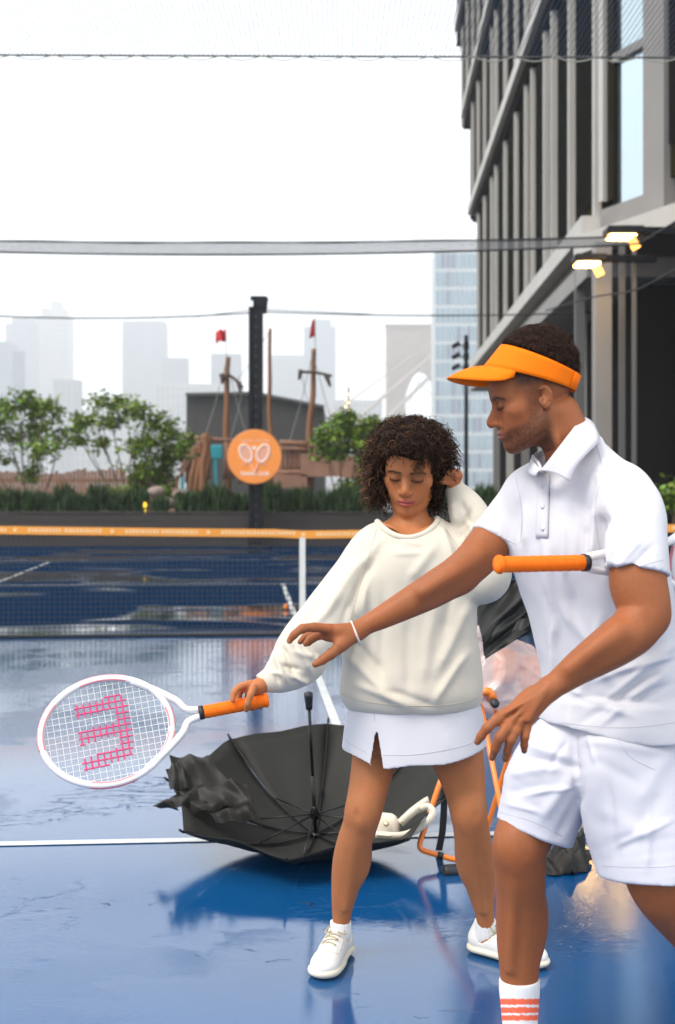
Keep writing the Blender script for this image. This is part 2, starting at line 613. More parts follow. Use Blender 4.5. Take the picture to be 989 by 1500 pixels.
nt.links.new(cl.outputs['Fac'], cr.inputs['Value'])
cc = nt.nodes.new('ShaderNodeCombineColor')
for i, k in enumerate((0.945, 0.985, 1.03)):
    mm = nt.nodes.new('ShaderNodeMath'); mm.operation = 'MULTIPLY'; mm.inputs[1].default_value = k
    nt.links.new(cr.outputs['Result'], mm.inputs[0]); nt.links.new(mm.outputs[0], cc.inputs[i])
mx = nt.nodes.new('ShaderNodeMix'); mx.data_type = 'RGBA'; mx.inputs[0].default_value = 0.90
nt.links.new(sky.outputs['Color'], mx.inputs[6]); nt.links.new(cc.outputs[0], mx.inputs[7])
nt.links.new(mx.outputs[2], bg.inputs['Color']); bg.inputs['Strength'].default_value = 0.125

sd = bpy.data.lights.new('sun', 'SUN'); so = bpy.data.objects.new('sun', sd); COL.objects.link(so)
sd.energy = 2.8; sd.angle = math.radians(24); sd.color = (1.0, 0.95, 0.88)
sv = Vector((math.sin(SUN_AZ) * math.cos(SUN_EL), math.cos(SUN_AZ) * math.cos(SUN_EL), math.sin(SUN_EL)))
so.rotation_euler = sv.to_track_quat('Z', 'Y').to_euler()
so.location = (0, 0, 60)

hz = MB().box((-1600, -40, -1.0), (1600, 2150, 262)).build('haze', [], None)
hm = bpy.data.materials.new('haze_air'); hm.use_nodes = True
hn = hm.node_tree; hn.nodes.remove(hn.nodes['Principled BSDF'])
pv = hn.nodes.new('ShaderNodeVolumePrincipled'); pv.inputs['Color'].default_value = (0.97, 0.985, 1.0, 1)
pv.inputs['Density'].default_value = 0.00072; pv.inputs['Anisotropy'].default_value = 0.2
hn.links.new(pv.outputs[0], hn.nodes['Material Output'].inputs['Volume'])
hz.data.materials.append(hm); hz['kind'] = 'stuff'

# ================================================================== ground and court
link_mesh('ground', [(-1590, -30, -0.02), (1590, -30, -0.02), (1590, 2140, -0.02), (-1590, 2140, -0.02)], [(0, 1, 2, 3)],
          mat('city_ground', (0.09, 0.09, 0.085), 0.9, 0.3, 0.05))['kind'] = 'structure'

def wet_court():
    m = bpy.data.materials.new('wet_blue_court'); m.use_nodes = True; nt = m.node_tree
    b = nt.nodes['Principled BSDF']; L = nt.links.new
    N = lambda t: nt.nodes.new(t)
    tc = N('ShaderNodeTexCoord')
    def noise(scale, detail=4, dist=0.0, stretch=(1, 1, 1), rough=0.5):
        mp = N('ShaderNodeMapping'); mp.inputs['Scale'].default_value = stretch
        L(tc.outputs['Object'], mp.inputs['Vector'])
        n = N('ShaderNodeTexNoise'); n.inputs['Scale'].default_value = scale; n.inputs['Detail'].default_value = detail
        n.inputs['Distortion'].default_value = dist; n.inputs['Roughness'].default_value = rough
        L(mp.outputs['Vector'], n.inputs['Vector']); return n.outputs['Fac']
    def rng(s, a, b_, c, d, smooth=True):
        r = N('ShaderNodeMapRange'); r.interpolation_type = 'SMOOTHSTEP' if smooth else 'LINEAR'
        for k, x in zip(('From Min', 'From Max', 'To Min', 'To Max'), (a, b_, c, d)): r.inputs[k].default_value = x
        L(s, r.inputs['Value']); return r.outputs['Result']
    def mul(a, k):
        q = N('ShaderNodeMath'); q.operation = 'MULTIPLY'; L(a, q.inputs[0])
        if isinstance(k, (int, float)): q.inputs[1].default_value = k
        else: L(k, q.inputs[1])
        return q.outputs[0]
    def add(a, b_):
        q = N('ShaderNodeMath'); q.operation = 'ADD'; L(a, q.inputs[0]); L(b_, q.inputs[1]); return q.outputs[0]
    big = noise(0.55, 5, 0.6, (0.7, 1.0, 1))          # puddle / damp areas
    edge = noise(1.7, 8, 1.6, (0.8, 1.3, 1), 0.62)    # ragged puddle rims
    damp = rng(add(mul(big, 0.75), mul(edge, 0.25)), 0.53, 0.57, 0, 1)
    scuff = rng(noise(5.5, 9, 2.2, (0.6, 1.5, 1), 0.68), 0.635, 0.66, 0, 1)
    scuff = mul(scuff, rng(noise(0.9, 3), 0.5, 0.6, 0, 1))
    # acrylic paint: deep blue, slightly mottled
    cr = N('ShaderNodeMix'); cr.data_type = 'RGBA'
    cr.inputs[6].default_value = (0.0030, 0.060, 0.185, 1); cr.inputs[7].default_value = (0.0045, 0.074, 0.215, 1)
    L(noise(3.0, 6), cr.inputs[0])
    c2 = N('ShaderNodeMix'); c2.data_type = 'RGBA'; c2.inputs[7].default_value = (0.0015, 0.026, 0.085, 1)
    L(cr.outputs[2], c2.inputs[6]); L(mul(scuff, 0.8), c2.inputs[0])
    b.inputs['IOR'].default_value = 1.45
    # beyond the net: mostly damp, few puddles; dark reflection painted into the base colour
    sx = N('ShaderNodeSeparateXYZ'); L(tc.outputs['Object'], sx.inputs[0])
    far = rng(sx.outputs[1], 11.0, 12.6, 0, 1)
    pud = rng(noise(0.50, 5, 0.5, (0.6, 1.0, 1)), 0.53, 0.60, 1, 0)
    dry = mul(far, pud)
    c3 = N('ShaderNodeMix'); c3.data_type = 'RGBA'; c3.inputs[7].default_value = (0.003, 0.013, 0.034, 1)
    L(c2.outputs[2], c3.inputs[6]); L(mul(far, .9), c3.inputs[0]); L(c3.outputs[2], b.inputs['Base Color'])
    near_dry = mul(rng(noise(0.35, 3, .5), .56, .66, 0, .55), damp)
    inv = N('ShaderNodeMath'); inv.operation = 'SUBTRACT'; inv.inputs[0].default_value = 1.0; L(dry, inv.inputs[1])
    L(inv.outputs[0], b.inputs['Coat Weight']); b.inputs['Coat IOR'].default_value = 1.33; b.inputs['Coat Roughness'].default_value = 0.03
    L(mul(inv.outputs[0], 0.16), b.inputs['Specular IOR Level'])
    rg = add(rng(big, 0.3, 0.75, 0.035, 0.075), mul(damp, 0.07))
    rf = add(add(rg, mul(scuff, 0.10)), mul(dry, .45)); L(rf, b.inputs['Roughness'])
    L(rg, b.inputs['Coat Roughness'])
    # the surface: water film over fine paint grain
    gr = noise(240, 2); rp = noise(9, 3, 0.8); lo = noise(1.1, 2)
    h = add(add(mul(gr, mul(rng(damp, 0, 1, 0.16, 0.9), 0.0008)), mul(rp, 0.00022)), mul(lo, 0.0012))
    h = add(h, mul(scuff, 0.0012))
    def rim(src, at, w_):      # thin wandering water edges
        a_ = N('ShaderNodeMath'); a_.operation = 'SUBTRACT'; L(src, a_.inputs[0]); a_.inputs[1].default_value = at
        b_ = N('ShaderNodeMath'); b_.operation = 'ABSOLUTE'; L(a_.outputs[0], b_.inputs[0]); return rng(b_.outputs[0], 0.0, w_, 1, 0)
    patch = rng(noise(0.7, 3, .4), .53, .64, 0, 1)
    h = add(h, mul(mul(rim(edge, .52, .010), patch), .0009))
    h = add(h, mul(mul(rng(noise(26, 4, 1.2, (.6, 1.2, 1)), .56, .66, 0, 1), patch), .0005))
    fl2 = rng(far, 0, 1, 1, .25); h = mul(h, fl2)
    bp = N('ShaderNodeBump'); bp.inputs['Strength'].default_value = 1.0; bp.inputs['Distance'].default_value = 1.0
    L(h, bp.inputs['Height']); L(bp.outputs['Normal'], b.inputs['Normal']); L(bp.outputs['Normal'], b.inputs['Coat Normal'])
    return m

# court axes: U along the net, V away from the camera (the court is turned 4.2 degrees)
YAW = math.atan((359 - CX) / F)
VD = np.array([math.sin(YAW), math.cos(YAW), 0.0]); UD = np.array([math.cos(YAW), -math.sin(YAW), 0.0])
C0 = PG(443, 931)                                   # under the net's centre strap
def CT(u, v, z=0.0): return C0 + UD * u + VD * v + np.array([0, 0, z])
q = [CT(-16, -18), CT(11, -18), CT(11, 19.2), CT(-16, 19.2)]
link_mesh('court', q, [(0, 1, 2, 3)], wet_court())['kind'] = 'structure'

m_line = mat('line_paint', (0.66, 0.67, 0.66), 0.16, 0.18, 9.0, detail=8)
lm = MB()
def line(u0, v0, u1, v1, wd):
    a = CT(u0, v0, .004); b = CT(u1, v1, .004); d = unit(b - a); n = np.cross(d, (0, 0, 1)) * wd / 2
    lm.add([a - n, b - n, b + n, a + n], [(0, 1, 2, 3)])
SV = PG(494, 1227); vs = (SV - C0) @ VD
line(-4.115, vs, 4.115, vs, 0.055)                   # near service line
line(-4.115, 6.2, 4.115, 6.2, 0.055)
line(0, vs + 0.03, 0, -0.03, 0.055); line(0, 0.03, 0, 6.17, 0.055)
for s in (-4.115, 4.115): line(s, -11.8, s, vs - .03, .05); line(s, vs + .03, s, -.03, .05); line(s, .03, s, 6.17, .05); line(s, 6.23, s, 11.8, .05)
for s in (-5.485, 5.485): line(s, -11.8, s, -.03, .05); line(s, .03, s, 11.8, .05)
line(-5.6, 11.86, 5.6, 11.86, .08)
lo_ = lm.build('court_lines', m_line); lo_['kind'] = 'structure'

# ================================================================== tennis net
m_white = mat('white_webbing', (0.74, 0.72, 0.66), 0.7, 0.08, 14, bump=0.3, bscale=300)
m_orange_band = mat('orange_band', (0.86, 0.33, 0.035), 0.55, 0.06, 6)
m_peach = mat('band_print', (0.90, 0.56, 0.27), 0.6)
m_blackpaint = mat('black_metal', (0.009, 0.0095, 0.012), 0.5, 0.2, 9, spec=.2)
m_cord = mat('black_cord', (0.02, 0.02, 0.02), 0.8)

def net_material(name, cell, thick, col, alpha=1.0):
    m = bpy.data.materials.new(name); m.use_nodes = True; nt = m.node_tree; L = nt.links.new
    b = nt.nodes['Principled BSDF']; b.inputs['Base Color'].default_value = (*col, 1); b.inputs['Roughness'].default_value = 0.8
    uv = nt.nodes.new('ShaderNodeUVMap'); uv.uv_map = 'UVMap'
    sp = nt.nodes.new('ShaderNodeSeparateXYZ'); L(uv.outputs[0], sp.inputs[0])
    outs = []
    for k in (0, 1):
        d = nt.nodes.new('ShaderNodeMath'); d.operation = 'DIVIDE'; d.inputs[1].default_value = cell; L(sp.outputs[k], d.inputs[0])
        fr = nt.nodes.new('ShaderNodeMath'); fr.operation = 'FRACT'; L(d.outputs[0], fr.inputs[0])
        lt = nt.nodes.new('ShaderNodeMath'); lt.operation = 'LESS_THAN'; lt.inputs[1].default_value = thick / cell; L(fr.outputs[0], lt.inputs[0])
        outs.append(lt.outputs[0])
    mxn = nt.nodes.new('ShaderNodeMath'); mxn.operation = 'MAXIMUM'; L(outs[0], mxn.inputs[0]); L(outs[1], mxn.inputs[1])
    al = nt.nodes.new('ShaderNodeMath'); al.operation = 'MULTIPLY'; al.inputs[1].default_value = alpha; L(mxn.outputs[0], al.inputs[0])
    L(al.outputs[0], b.inputs['Alpha'])
    return m

net = empty('tennis_net', CT(0, 0), 'black tennis net with orange top band and white centre strap across the blue court', 'tennis net')
UA, UB = -6.2, 6.2
def top_z(u): return 0.925 + 0.10 * (abs(u) / 6.2) ** 1.2 + (0.012 if u < 0 else 0.0)
us = np.linspace(UA, UB, 49)
V = []; UV = []
for u in us:
    for z in (0.012, top_z(u)):
        V.append(CT(u, 0.0, z)); UV.append((u, z))
link_mesh('netting', V, [(2 * i, 2 * i + 2, 2 * i + 3, 2 * i + 1) for i in range(len(us) - 1)],
          net_material('net_cord', 0.047, 0.0066, (0.03, 0.03, 0.035)), net, uv=UV)
def strip(name, z0f, z1f, off, m, ul, par, mi_fn=None):
    mb = MB()
    for a, b in zip(ul[:-1], ul[1:]):
        pts = [CT(a, -off, z0f(a)), CT(b, -off, z0f(b)), CT(b, -off, z1f(b)), CT(a, -off, z1f(a)),
               CT(a, off, z0f(a)), CT(b, off, z0f(b)), CT(b, off, z1f(b)), CT(a, off, z1f(a))]
        mb.add(pts, [(0, 1, 2, 3), (7, 6, 5, 4), (3, 2, 6, 7), (4, 5, 1, 0)])
    return mb.build(name, m, par)
band = strip('top_band', lambda u: top_z(u) - 0.012, lambda u: top_z(u) + 0.062, 0.012, m_orange_band, us, net)
pr = MB(); rr = random.Random(3)
u = UA + .1
while u < UB - .7:                                   # pale printed words along the band, unreadable at this distance
    for ln in (0.30, 0.34):
        x = u
        while x < u + ln:
            wl = rr.uniform(0.016, 0.028); h0 = rr.uniform(0.004, .009)
            z = top_z(x) + 0.010
            pr.add([CT(x, -.0145, z), CT(x + wl, -.0145, z), CT(x + wl, -.0145, z + .030 + h0), CT(x, -.0145, z + .030 + h0)], [(0, 1, 2, 3)])
            if rr.random() < .35:
                pr.add([CT(x + wl, -.0145, z + .012), CT(x + wl + .01, -.0145, z + .012), CT(x + wl + .01, -.0145, z + .022), CT(x + wl, -.0145, z + .022)], [(0, 1, 2, 3)])
            x += wl + 0.010
        u += ln + .035
    zc = top_z(u + .1)
    pr.lathe(CT(u + .06, -.0135, zc + .028), [(0.0, -.001), (.019, -.001), (.019, .001), (0, .001)], 14, axis=(0, 1, 0))
    u += .18
pr.build('printed_lettering', m_peach, band)
MB().tube([CT(u, 0, 0.014) for u in np.linspace(UA, UB, 12)], 0.016, 8).build('bottom_cord', m_cord, net)
MB().box((-0.028, -0.022, 0.0), (0.028, -0.017, 0.93)).box((-0.028, 0.017, 0.0), (0.028, 0.022, 0.93)).box((-.028, -.017, .90), (.028, .017, .93)) 
cs = MB()
for off in (-0.022, 0.019):
    pts = [CT(-0.028, off, 0.0), CT(0.028, off, 0.0), CT(0.028, off, 0.925), CT(-0.028, off, 0.925)]
    pts += [p + VD * 0.003 for p in pts]
    cs.add(pts, [(0, 1, 2, 3), (7, 6, 5, 4), (3, 2, 6, 7), (4, 5, 1, 0), (0, 3, 7, 4), (1, 5, 6, 2)])
cs.build('center_strap', m_white, net)
for u in (UA - .04, UB + .04):
    MB().lathe(CT(u, 0), [(0.07, 0), (0.07, 0.02), (0.04, 0.025), (0.04, 1.10), (0.045, 1.105), (0.0, 1.13)], 16).build('post', m_blackpaint, net)

# ================================================================== planter, grass tufts, hedge behind
m_planter = mat('dark_brown_timber', (0.035, 0.026, 0.022), 0.6, 0.3, 1.5, stretch=(0.15, 1, 6))
PD = 29.0
pe = empty('planter', (-1, PD, 0), 'long low dark brown planter box along the far end of the court', 'planter')
pb = MB()
for i in range(4):
    pb.box((-20, PD, 0.002 + i * 0.19), (5.2, PD + .03, 0.182 + i * 0.19))
pb.box((-20, PD + .03, 0.002), (5.2, PD + 1.5, 0.70))
pb.build('trough', m_planter, pe)
MB().box((-20.03, PD - .03, 0.765), (5.23, PD + .10, 0.80), bev=.006).build('top_rail', m_planter, pe)
MB().box((-19.9, PD + .1, 0.70), (5.1, PD + 1.45, 0.735)).build('soil', mat('soil', (0.03, 0.022, 0.015), 0.95, 0.4, 20), pe)

m_tuft = mat('dark_evergreen', (0.018, 0.038, 0.014), 0.7, attr=True)
def tuft_mesh(seed, h, wd):
    r = random.Random(seed); mb = MB(); mb.usec = True
    for i in range(330):
        a = r.uniform(0, 2 * PI); q = math.sqrt(r.random()) * wd
        b = np.array([q * math.cos(a), q * math.sin(a) * .8, r.uniform(0, h * .55)])
        hh = r.uniform(.28, .5) * h * (1.1 - .4 * q / wd)
        tip = b + np.array([math.cos(a) * r.uniform(.0, .10), math.sin(a) * .05, hh])
        s = unit(np.array([r.uniform(-1, 1), r.uniform(-1, 1), 0])) * r.uniform(.012, .03)
        g = r.uniform(.4, 2.1); c = (0.019 * g * r.uniform(.6, 1.6), 0.046 * g, 0.008 * g)
        mid = (b + tip) / 2 + np.array([math.cos(a) * .02, 0, .02])
        mb.add([b - s, b + s, mid + s * .8, mid - s * .8, tip], [(0, 1, 2, 3), (3, 2, 4)], 0, c)
    return mb
tufts = [tuft_mesh(k, .78, .27).build('shrub', m_tuft) for k in range(4)]
tx = [12, 49, 92, 112, 143, 200, 271, 316, 352, 398, 440, 478, 512, 545, 590, 630, 668, 712, 738, 30, 70, 128, 172, 232, 294, 334, 378, 418, 459, 495, 528, 610, 650, 690]
for i, x in enumerate(tx):
    o = tufts[i] if i < 4 else tufts[i % 4].copy()
    if i >= 4: COL.objects.link(o)
    o.location = ((x - CX) / F * (PD + .75), PD + .7 + (i % 3) * .12, .73)
    o.rotation_euler = (0, 0, i * 1.3); k_ = 1 if i < 19 else .78; o.scale = (k_ * (1, 1.12, .9)[i % 3], 1, k_ * (1.0, .86, 1.10, .80, 1.16)[i % 5])
    tag(o, 'dark green clipped shrub standing in the row along the far planter', 'shrub', 'shrubs in the far planter')

# leafy multi-stem trees
m_bark = mat('bark', (0.11, 0.075, 0.05), 0.85, 0.3, 12)
m_leaf = mat('leaf', (0.05, 0.10, 0.02), 0.5, attr=True, trans=0.0, spec=0.35)
def leaf_tree(name, rows, label, seed, nleaf, Dd, stems, group='leafy trees beyond the planter', tone=1.0, lsz=(.09, .17), base_y=748):
    """rows: foliage pads (photo x, y, half width px, half height px)"""
    r = random.Random(seed)
    bx = np.mean([s[0] for s in stems]); base = P(bx, base_y, Dd)
    e = empty(name, base, label, 'tree', group)
    tb = MB()
    pads = []
    for (x, y, hw, hh) in rows:
        dd = Dd + r.uniform(-.7, .7)
        pads.append((P(x, y, dd), hw * dd / F, hh * dd / F))
    for (x0, x1, y1) in stems:
        a = P(x0, base_y, Dd + r.uniform(-.15, .15)); b = P(x1, y1, Dd + r.uniform(-.4, .4))
        mid = (a + b) / 2 + np.array([r.uniform(-.12, .12), 0, 0])
        pts = smooth_path([a, mid, b], 6)
        tb.tube(pts, np.linspace(.030, .010, len(pts)), 6)
    for c, hw, hh in pads:
        x0, x1, y1 = min(stems, key=lambda s: abs(P(s[1], s[2], Dd)[0] - c[0]))
        a = P(x0, base_y, Dd); b = P(x1, y1, Dd); t = r.uniform(.45, .9)
        s = a + (b - a) * t
        pts = smooth_path([s, (s + c) / 2 + np.array([0, 0, .08]), c], 5)
        tb.tube(pts, np.linspace(.014, .005, len(pts)), 5)
    tb.build('trunk', m_bark, e, True)
    lb = MB(); lb.usec = True
    tot = sum(p[1] * p[2] for p in pads)
    for c, hw, hh in pads:
        n = int(nleaf * hw * hh / tot); k = max(3, n // 14)
        twigs = []
        for _ in range(k):
            d = np.array([r.gauss(0, .52) * hw, r.gauss(0, .5) * max(hw * .8, .3), r.gauss(0, .52) * hh])
            twigs.append((c + d, r.uniform(.55, 1.5)))
        for q in range(n):
            tcn, tn = twigs[q % k]
            p = tcn + np.array([r.gauss(0, .085), r.gauss(0, .085), r.gauss(0, .055)])
            L = r.uniform(*lsz); d = unit([r.gauss(0, 1), r.gauss(0, 1), r.gauss(-.2, .5)]); s = unit(np.cross(d, [r.gauss(0, 1), r.gauss(0, 1), 1.2])) * L * .30
            g = tn * r.uniform(.7, 1.3) * tone
            col = (0.13 * g * r.uniform(.7, 1.3), 0.205 * g, 0.016 * g)
            nrm = np.cross(d, s) ; 
            lb.add([p, p + d * L * .5 + s, p + d * L, p + d * L * .5 - s], [(0, 1, 2, 3)], 0, col)
    lb.build('crown', m_leaf, e)
    return e
leaf_tree('tree', [(8, 600, 22, 22), (40, 590, 26, 18), (55, 625, 30, 16), (28, 640, 24, 12), (70, 600, 24, 12), (85, 640, 20, 14), (60, 660, 24, 16), (-20, 610, 30, 28), (-30, 650, 30, 20), (45, 690, 14, 20), (8, 672, 12, 7)],
          'leafy multi-stem tree at the left edge of the photo beyond the planter', 5, 5200, 33, [(42, 30, 600), (48, 62, 610), (55, 85, 640), (44, 5, 630), (30, -25, 640)])
leaf_tree('tree', [(150, 588, 24, 10), (185, 592, 26, 12), (130, 615, 24, 12), (165, 618, 22, 14), (205, 610, 24, 14), (235, 620, 26, 12), (258, 640, 22, 14), (270, 655, 14, 10), (120, 645, 18, 10), (150, 650, 18, 8), (215, 650, 28, 14), (240, 668, 26, 14), (225, 700, 26, 18), (200, 720, 16, 20), (240, 690, 22, 18), (205, 690, 18, 16), (245, 725, 16, 14), (170, 725, 14, 18), (262, 668, 18, 12), (205, 655, 18, 14), (112, 630, 14, 8)],
          'wide leafy multi-stem tree beyond the planter, left of the round orange sign', 9, 6600, 32.5, [(182, 140, 620), (187, 165, 630), (192, 200, 620), (196, 245, 640), (190, 230, 690), (184, 120, 650)])
leaf_tree('tree', [(478, 640, 18, 14), (500, 622, 24, 14), (530, 632, 24, 16), (515, 650, 28, 16), (480, 660, 20, 12), (545, 660, 22, 22), (560, 690, 20, 16), (505, 610, 14, 8), (545, 618, 14, 10), (520, 712, 24, 14), (580, 640, 24, 22)],
          'dense leafy tree beyond the planter, left of the curly haired woman', 14, 6800, 33, [(505, 500, 625), (512, 530, 630), (520, 560, 660), (500, 480, 650)])
leaf_tree('tree', [(975, 735, 14, 22), (985, 715, 12, 18), (1000, 740, 24, 26)],
          'low bush by the dark wall at the right edge', 17, 500, 22, [(985, 980, 720), (995, 1000, 720)], group=None, tone=.8, base_y=810)

# ================================================================== the black post with its round sign
post = empty('post', (P(375, 0, 28.6)[0], 28.6, 0), 'tall black steel post standing at the planter behind the orange sign', 'post')
px = post.location[0]
pm = MB(); 
for s in (-1, 1):
    pm.box((px + s * .125 - .035, 28.52, 0.004), (px + s * .125 + .035, 28.68, 5.45))
pm.box((px - .095, 28.57, 0.004), (px + .095, 28.63, 5.45))
pm.build('column', m_blackpaint, post)
MB().box((px - .26, 28.35, 0.0045), (px + .26, 28.85, .03)).build('base_plate', m_blackpaint, post)
bp_ = MB(); bp_.box((px - .06, 28.5, 5.45), (px + .24, 28.7, 5.68)).box((px - .12, 28.5, 5.60), (px + .0, 28.7, 5.68)).obox((px + .16, 28.6, 5.3), (px + .2, 28.6, 5.66), .14, .16)
bp_.build('head_bracket', m_blackpaint, post)
rv = MB()
m_bolt = mat('bolt_steel', (.12, .12, .13), .4, metal=.6)
for k in range(22): MB().lathe((px, 28.57, .5 + k * .225), [(0, 0), (.016, 0), (.016, .02), (0, .02)], 8, axis=(0, -1, 0)).build('bolt', m_bolt, post)

SD = 28.35; sc_c = P(373, 669, SD); sr = 39 / F * SD
sign = empty('round_sign', sc_c, 'round orange sign with two white crossed rackets fixed to the black post', 'sign')
MB().lathe(sc_c, [(0, -.02), (sr, -.02), (sr, .02), (0, .02)], 64, axis=(0, -1, 0)).build('disc', mat('sign_orange', (0.90, 0.29, 0.05), 0.5, .05, 3), sign)
MB().tube([sc_c + sr * np.array([math.cos(a), 0, math.sin(a)]) for a in np.linspace(0, 2 * PI, 65)[:-1]], .021, 6, closed=True).build('rim', mat('sign_rim', (.62, .22, .06), .5), sign)
m_print = mat('sign_print', (0.92, 0.74, 0.66), 0.6)
em = MB(); yf = SD - .0235; pxm = SD / F
def sp(x, y): return np.array([sc_c[0] + (x - 373) * pxm, yf, sc_c[2] - (y - 669) * pxm])
for s in (-1, 1):
    hc = np.array([sc_c[0] + s * 12.5 * pxm, yf, sc_c[2] + 5 * pxm]); tl = s * 0.42
    ax = np.array([math.sin(tl), 0, math.cos(tl)]); bx_ = np.array([math.cos(tl), 0, -math.sin(tl)])
    em.tube([hc + ax * 13 * pxm * math.cos(a) + bx_ * 8.5 * pxm * math.sin(a) for a in np.linspace(0, 2 * PI, 33)[:-1]], .022, 5, closed=True)
    for k in range(-3, 4):
        h_ = 13 * pxm * math.sqrt(1 - (k / 4) ** 2); em.obox(hc + bx_ * k * 2.1 * pxm - ax * h_, hc + bx_ * k * 2.1 * pxm + ax * h_, .007, .007)
    for k in range(-5, 6):
        w_ = 8.5 * pxm * math.sqrt(1 - (k / 6) ** 2); em.obox(hc + ax * k * 2.1 * pxm - bx_ * w_, hc + ax * k * 2.1 * pxm + bx_ * w_, .007, .007)
    em.obox(hc - ax * 13 * pxm, hc - ax * 26 * pxm, .03, .012)
    em.obox(hc - ax * 22 * pxm, hc - ax * 30 * pxm, .05, .014)
em.lathe(sp(373, 656), [(0, 0), (.045, 0), (.045, .004), (0, .004)], 16, axis=(0, -1, 0))
for s in (-1, 1):
    em.obox(sp(373 + s * 10, 680), sp(373 + s * 18, 679.5), .03, .01)
em.build('emblem', m_print, sign)
def text(body, size, loc, par, name, m, rot=(PI / 2, 0, 0), ext=.002, bold=0.0):
    cu = bpy.data.curves.new(name, 'FONT'); cu.body = body; cu.size = size; cu.align_x = 'CENTER'; cu.align_y = 'CENTER'; cu.extrude = ext; cu.offset = bold
    o = bpy.data.objects.new(name, cu); COL.objects.link(o); o.parent = par
    o.location = Vector(loc) - Vector(parent_world(par)); o.rotation_euler = rot; cu.materials.append(m)
    bpy.context.view_layer.update()
    me = bpy.data.meshes.new_from_object(o.evaluated_get(bpy.context.evaluated_depsgraph_get()))
    r_ = bpy.data.objects.new(name, me); COL.objects.link(r_); r_.parent = par; r_.location = o.location; r_.rotation_euler = rot
    if not me.materials: me.materials.append(m)
    bpy.data.objects.remove(o); return r_
text('TENNIS CLUB', .105, sp(373, 694), sign, 'lettering', m_print, bold=.0035)
tp = MB(); rr = random.Random(8)
x = -20.5
while x < 20:
    if not -1.2 < x < .8:
        tp.box((sc_c[0] + x * pxm, yf - .001, sc_c[2] + 22.3 * pxm), (sc_c[0] + (x + .55) * pxm, yf + .001, sc_c[2] + (24.7 + rr.uniform(-.3, .2)) * pxm))
        if rr.random() < .6: tp.box((sc_c[0] + x * pxm, yf - .001, sc_c[2] + (22.3 + rr.choice((0, 1, 2))) * pxm), (sc_c[0] + (x + 1.5) * pxm, yf + .0005, sc_c[2] + (22.9 + rr.choice((0, 1))) * pxm))
    x += 2.0
tp.build('small_lettering', m_print, sign)

# ================================================================== overhead netting and cables
def sag(xa, xb, y, z, s, n=28): return [np.array([xa + (xb - xa) * t, y, z - s * 4 * t * (1 - t)]) for t in np.linspace(0, 1, n)]
HN = 5.32
on = empty('overhead_net', (0, 8, 5.3), 'fine pale overhead net with a laced edge rope above the near court', 'net')
def zc(x): return HN + 0.02 * x - .0
V = []; UV = []; nx, ny = 30, 12
for j in range(ny):
    for i in range(nx):
        X = -6 + 12.5 * i / (nx - 1); Y = 4 + 7.5 * j / (ny - 1)
        Z = HN + .02 * 0 - .05 * math.sin(j / (ny - 1) * PI) - .004 * X
        V.append((X, Y, Z)); UV.append((X, Y))
link_mesh('netting', V, [(j * nx + i, j * nx + i + 1, (j + 1) * nx + i + 1, (j + 1) * nx + i) for j in range(ny - 1) for i in range(nx - 1)],
          net_material('fine_net', 0.042, 0.0062, (0.30, 0.30, 0.30), 0.9), on, uv=UV)
m_rope = mat('edge_rope', (0.06, 0.06, 0.055), .8)
m_lace = mat('pale_lacing', (0.35, 0.34, 0.28), .8)
MB().tube([(X, 11.5, HN - .004 * X) for X in np.linspace(-6, 6.5, 40)], .009, 6).build('edge_rope', m_rope, on)
lc = MB()
X = -6.0
while X < 6.3:
    lc.tube([(X + .38 * t, 11.48, HN - .004 * X - .045 * math.sin(PI * t) - .002) for t in np.linspace(0, 1, 9)], .006, 5); X += .38
lc.build('lacing', m_lace, on)
c1 = empty('net_cable', (0, 20.6, 5.3), 'pair of sagging cables holding a narrow strip of netting across the sky', 'cable')
a1 = sag(-9, 4.9, 20.6, 5.47, .10); b1 = sag(-9, 4.9, 20.6, 5.34, .17)
MB().tube(a1, .014, 6).tube([p + np.array([0, 0, .012 * math.sin(i)]) for i, p in enumerate(a1)], .011, 5).build('upper_cable', m_cord, c1)
MB().tube(b1, .017, 6).build('lower_cable', m_cord, c1)
V = []; UV = []
for p, q_ in zip(a1, b1):
    V += [p + [0, .004, 0], q_ + [0, .004, 0]]; UV += [(p[0], 0), (q_[0], p[2] - q_[2])]
link_mesh('gathered_net', V, [(2 * i, 2 * i + 2, 2 * i + 3, 2 * i + 1) for i in range(len(a1) - 1)], net_material('gathered_net', .022, .0095, (.16, .16, .16), .95), c1, uv=UV)
c2 = empty('net_cable', (0, 28.6, 5.3), 'thin sagging cable fixed to the head of the black post', 'cable')
mb = MB(); mb.tube(sag(-9, px - .1, 28.6, 5.31, .12), .017, 6); mb.tube(sag(px + .12, 6.2, 28.6, 5.34, .09), .017, 6)
for s, e_ in ((-3.2, px - .1), (px + .12, px + 2.6)): mb.tube([(s + (e_ - s) * t, 28.6, (5.22 if s < px else 5.40) + (.16 if s < px else -.12) * t) for t in np.linspace(0, 1, 6)], .010, 5)
mb.build('cable', m_cord, c2)
c3 = MB().tube([(4.9, 20.6, 5.34), (5.6, 17.5, 5.6), (7.2, 13, 6.3)], .02, 6)
# two cables that run up from the far cables to the near right
tag(c3.build('guy_cable', m_cord), 'black cable rising from the wall past the two lit lamps to the right edge', 'cable')
mb = MB(); mb.tube(smooth_path([(P(800, 455, 24)), P(870, 435, 21), P(930, 425, 18.5), P(989, 395, 16.5), P(1080, 340, 14)], 6), .014, 6)
tag(mb.build('guy_cable', m_cord), 'thin black cable with a small clip crossing the dark ground floor wall', 'cable')
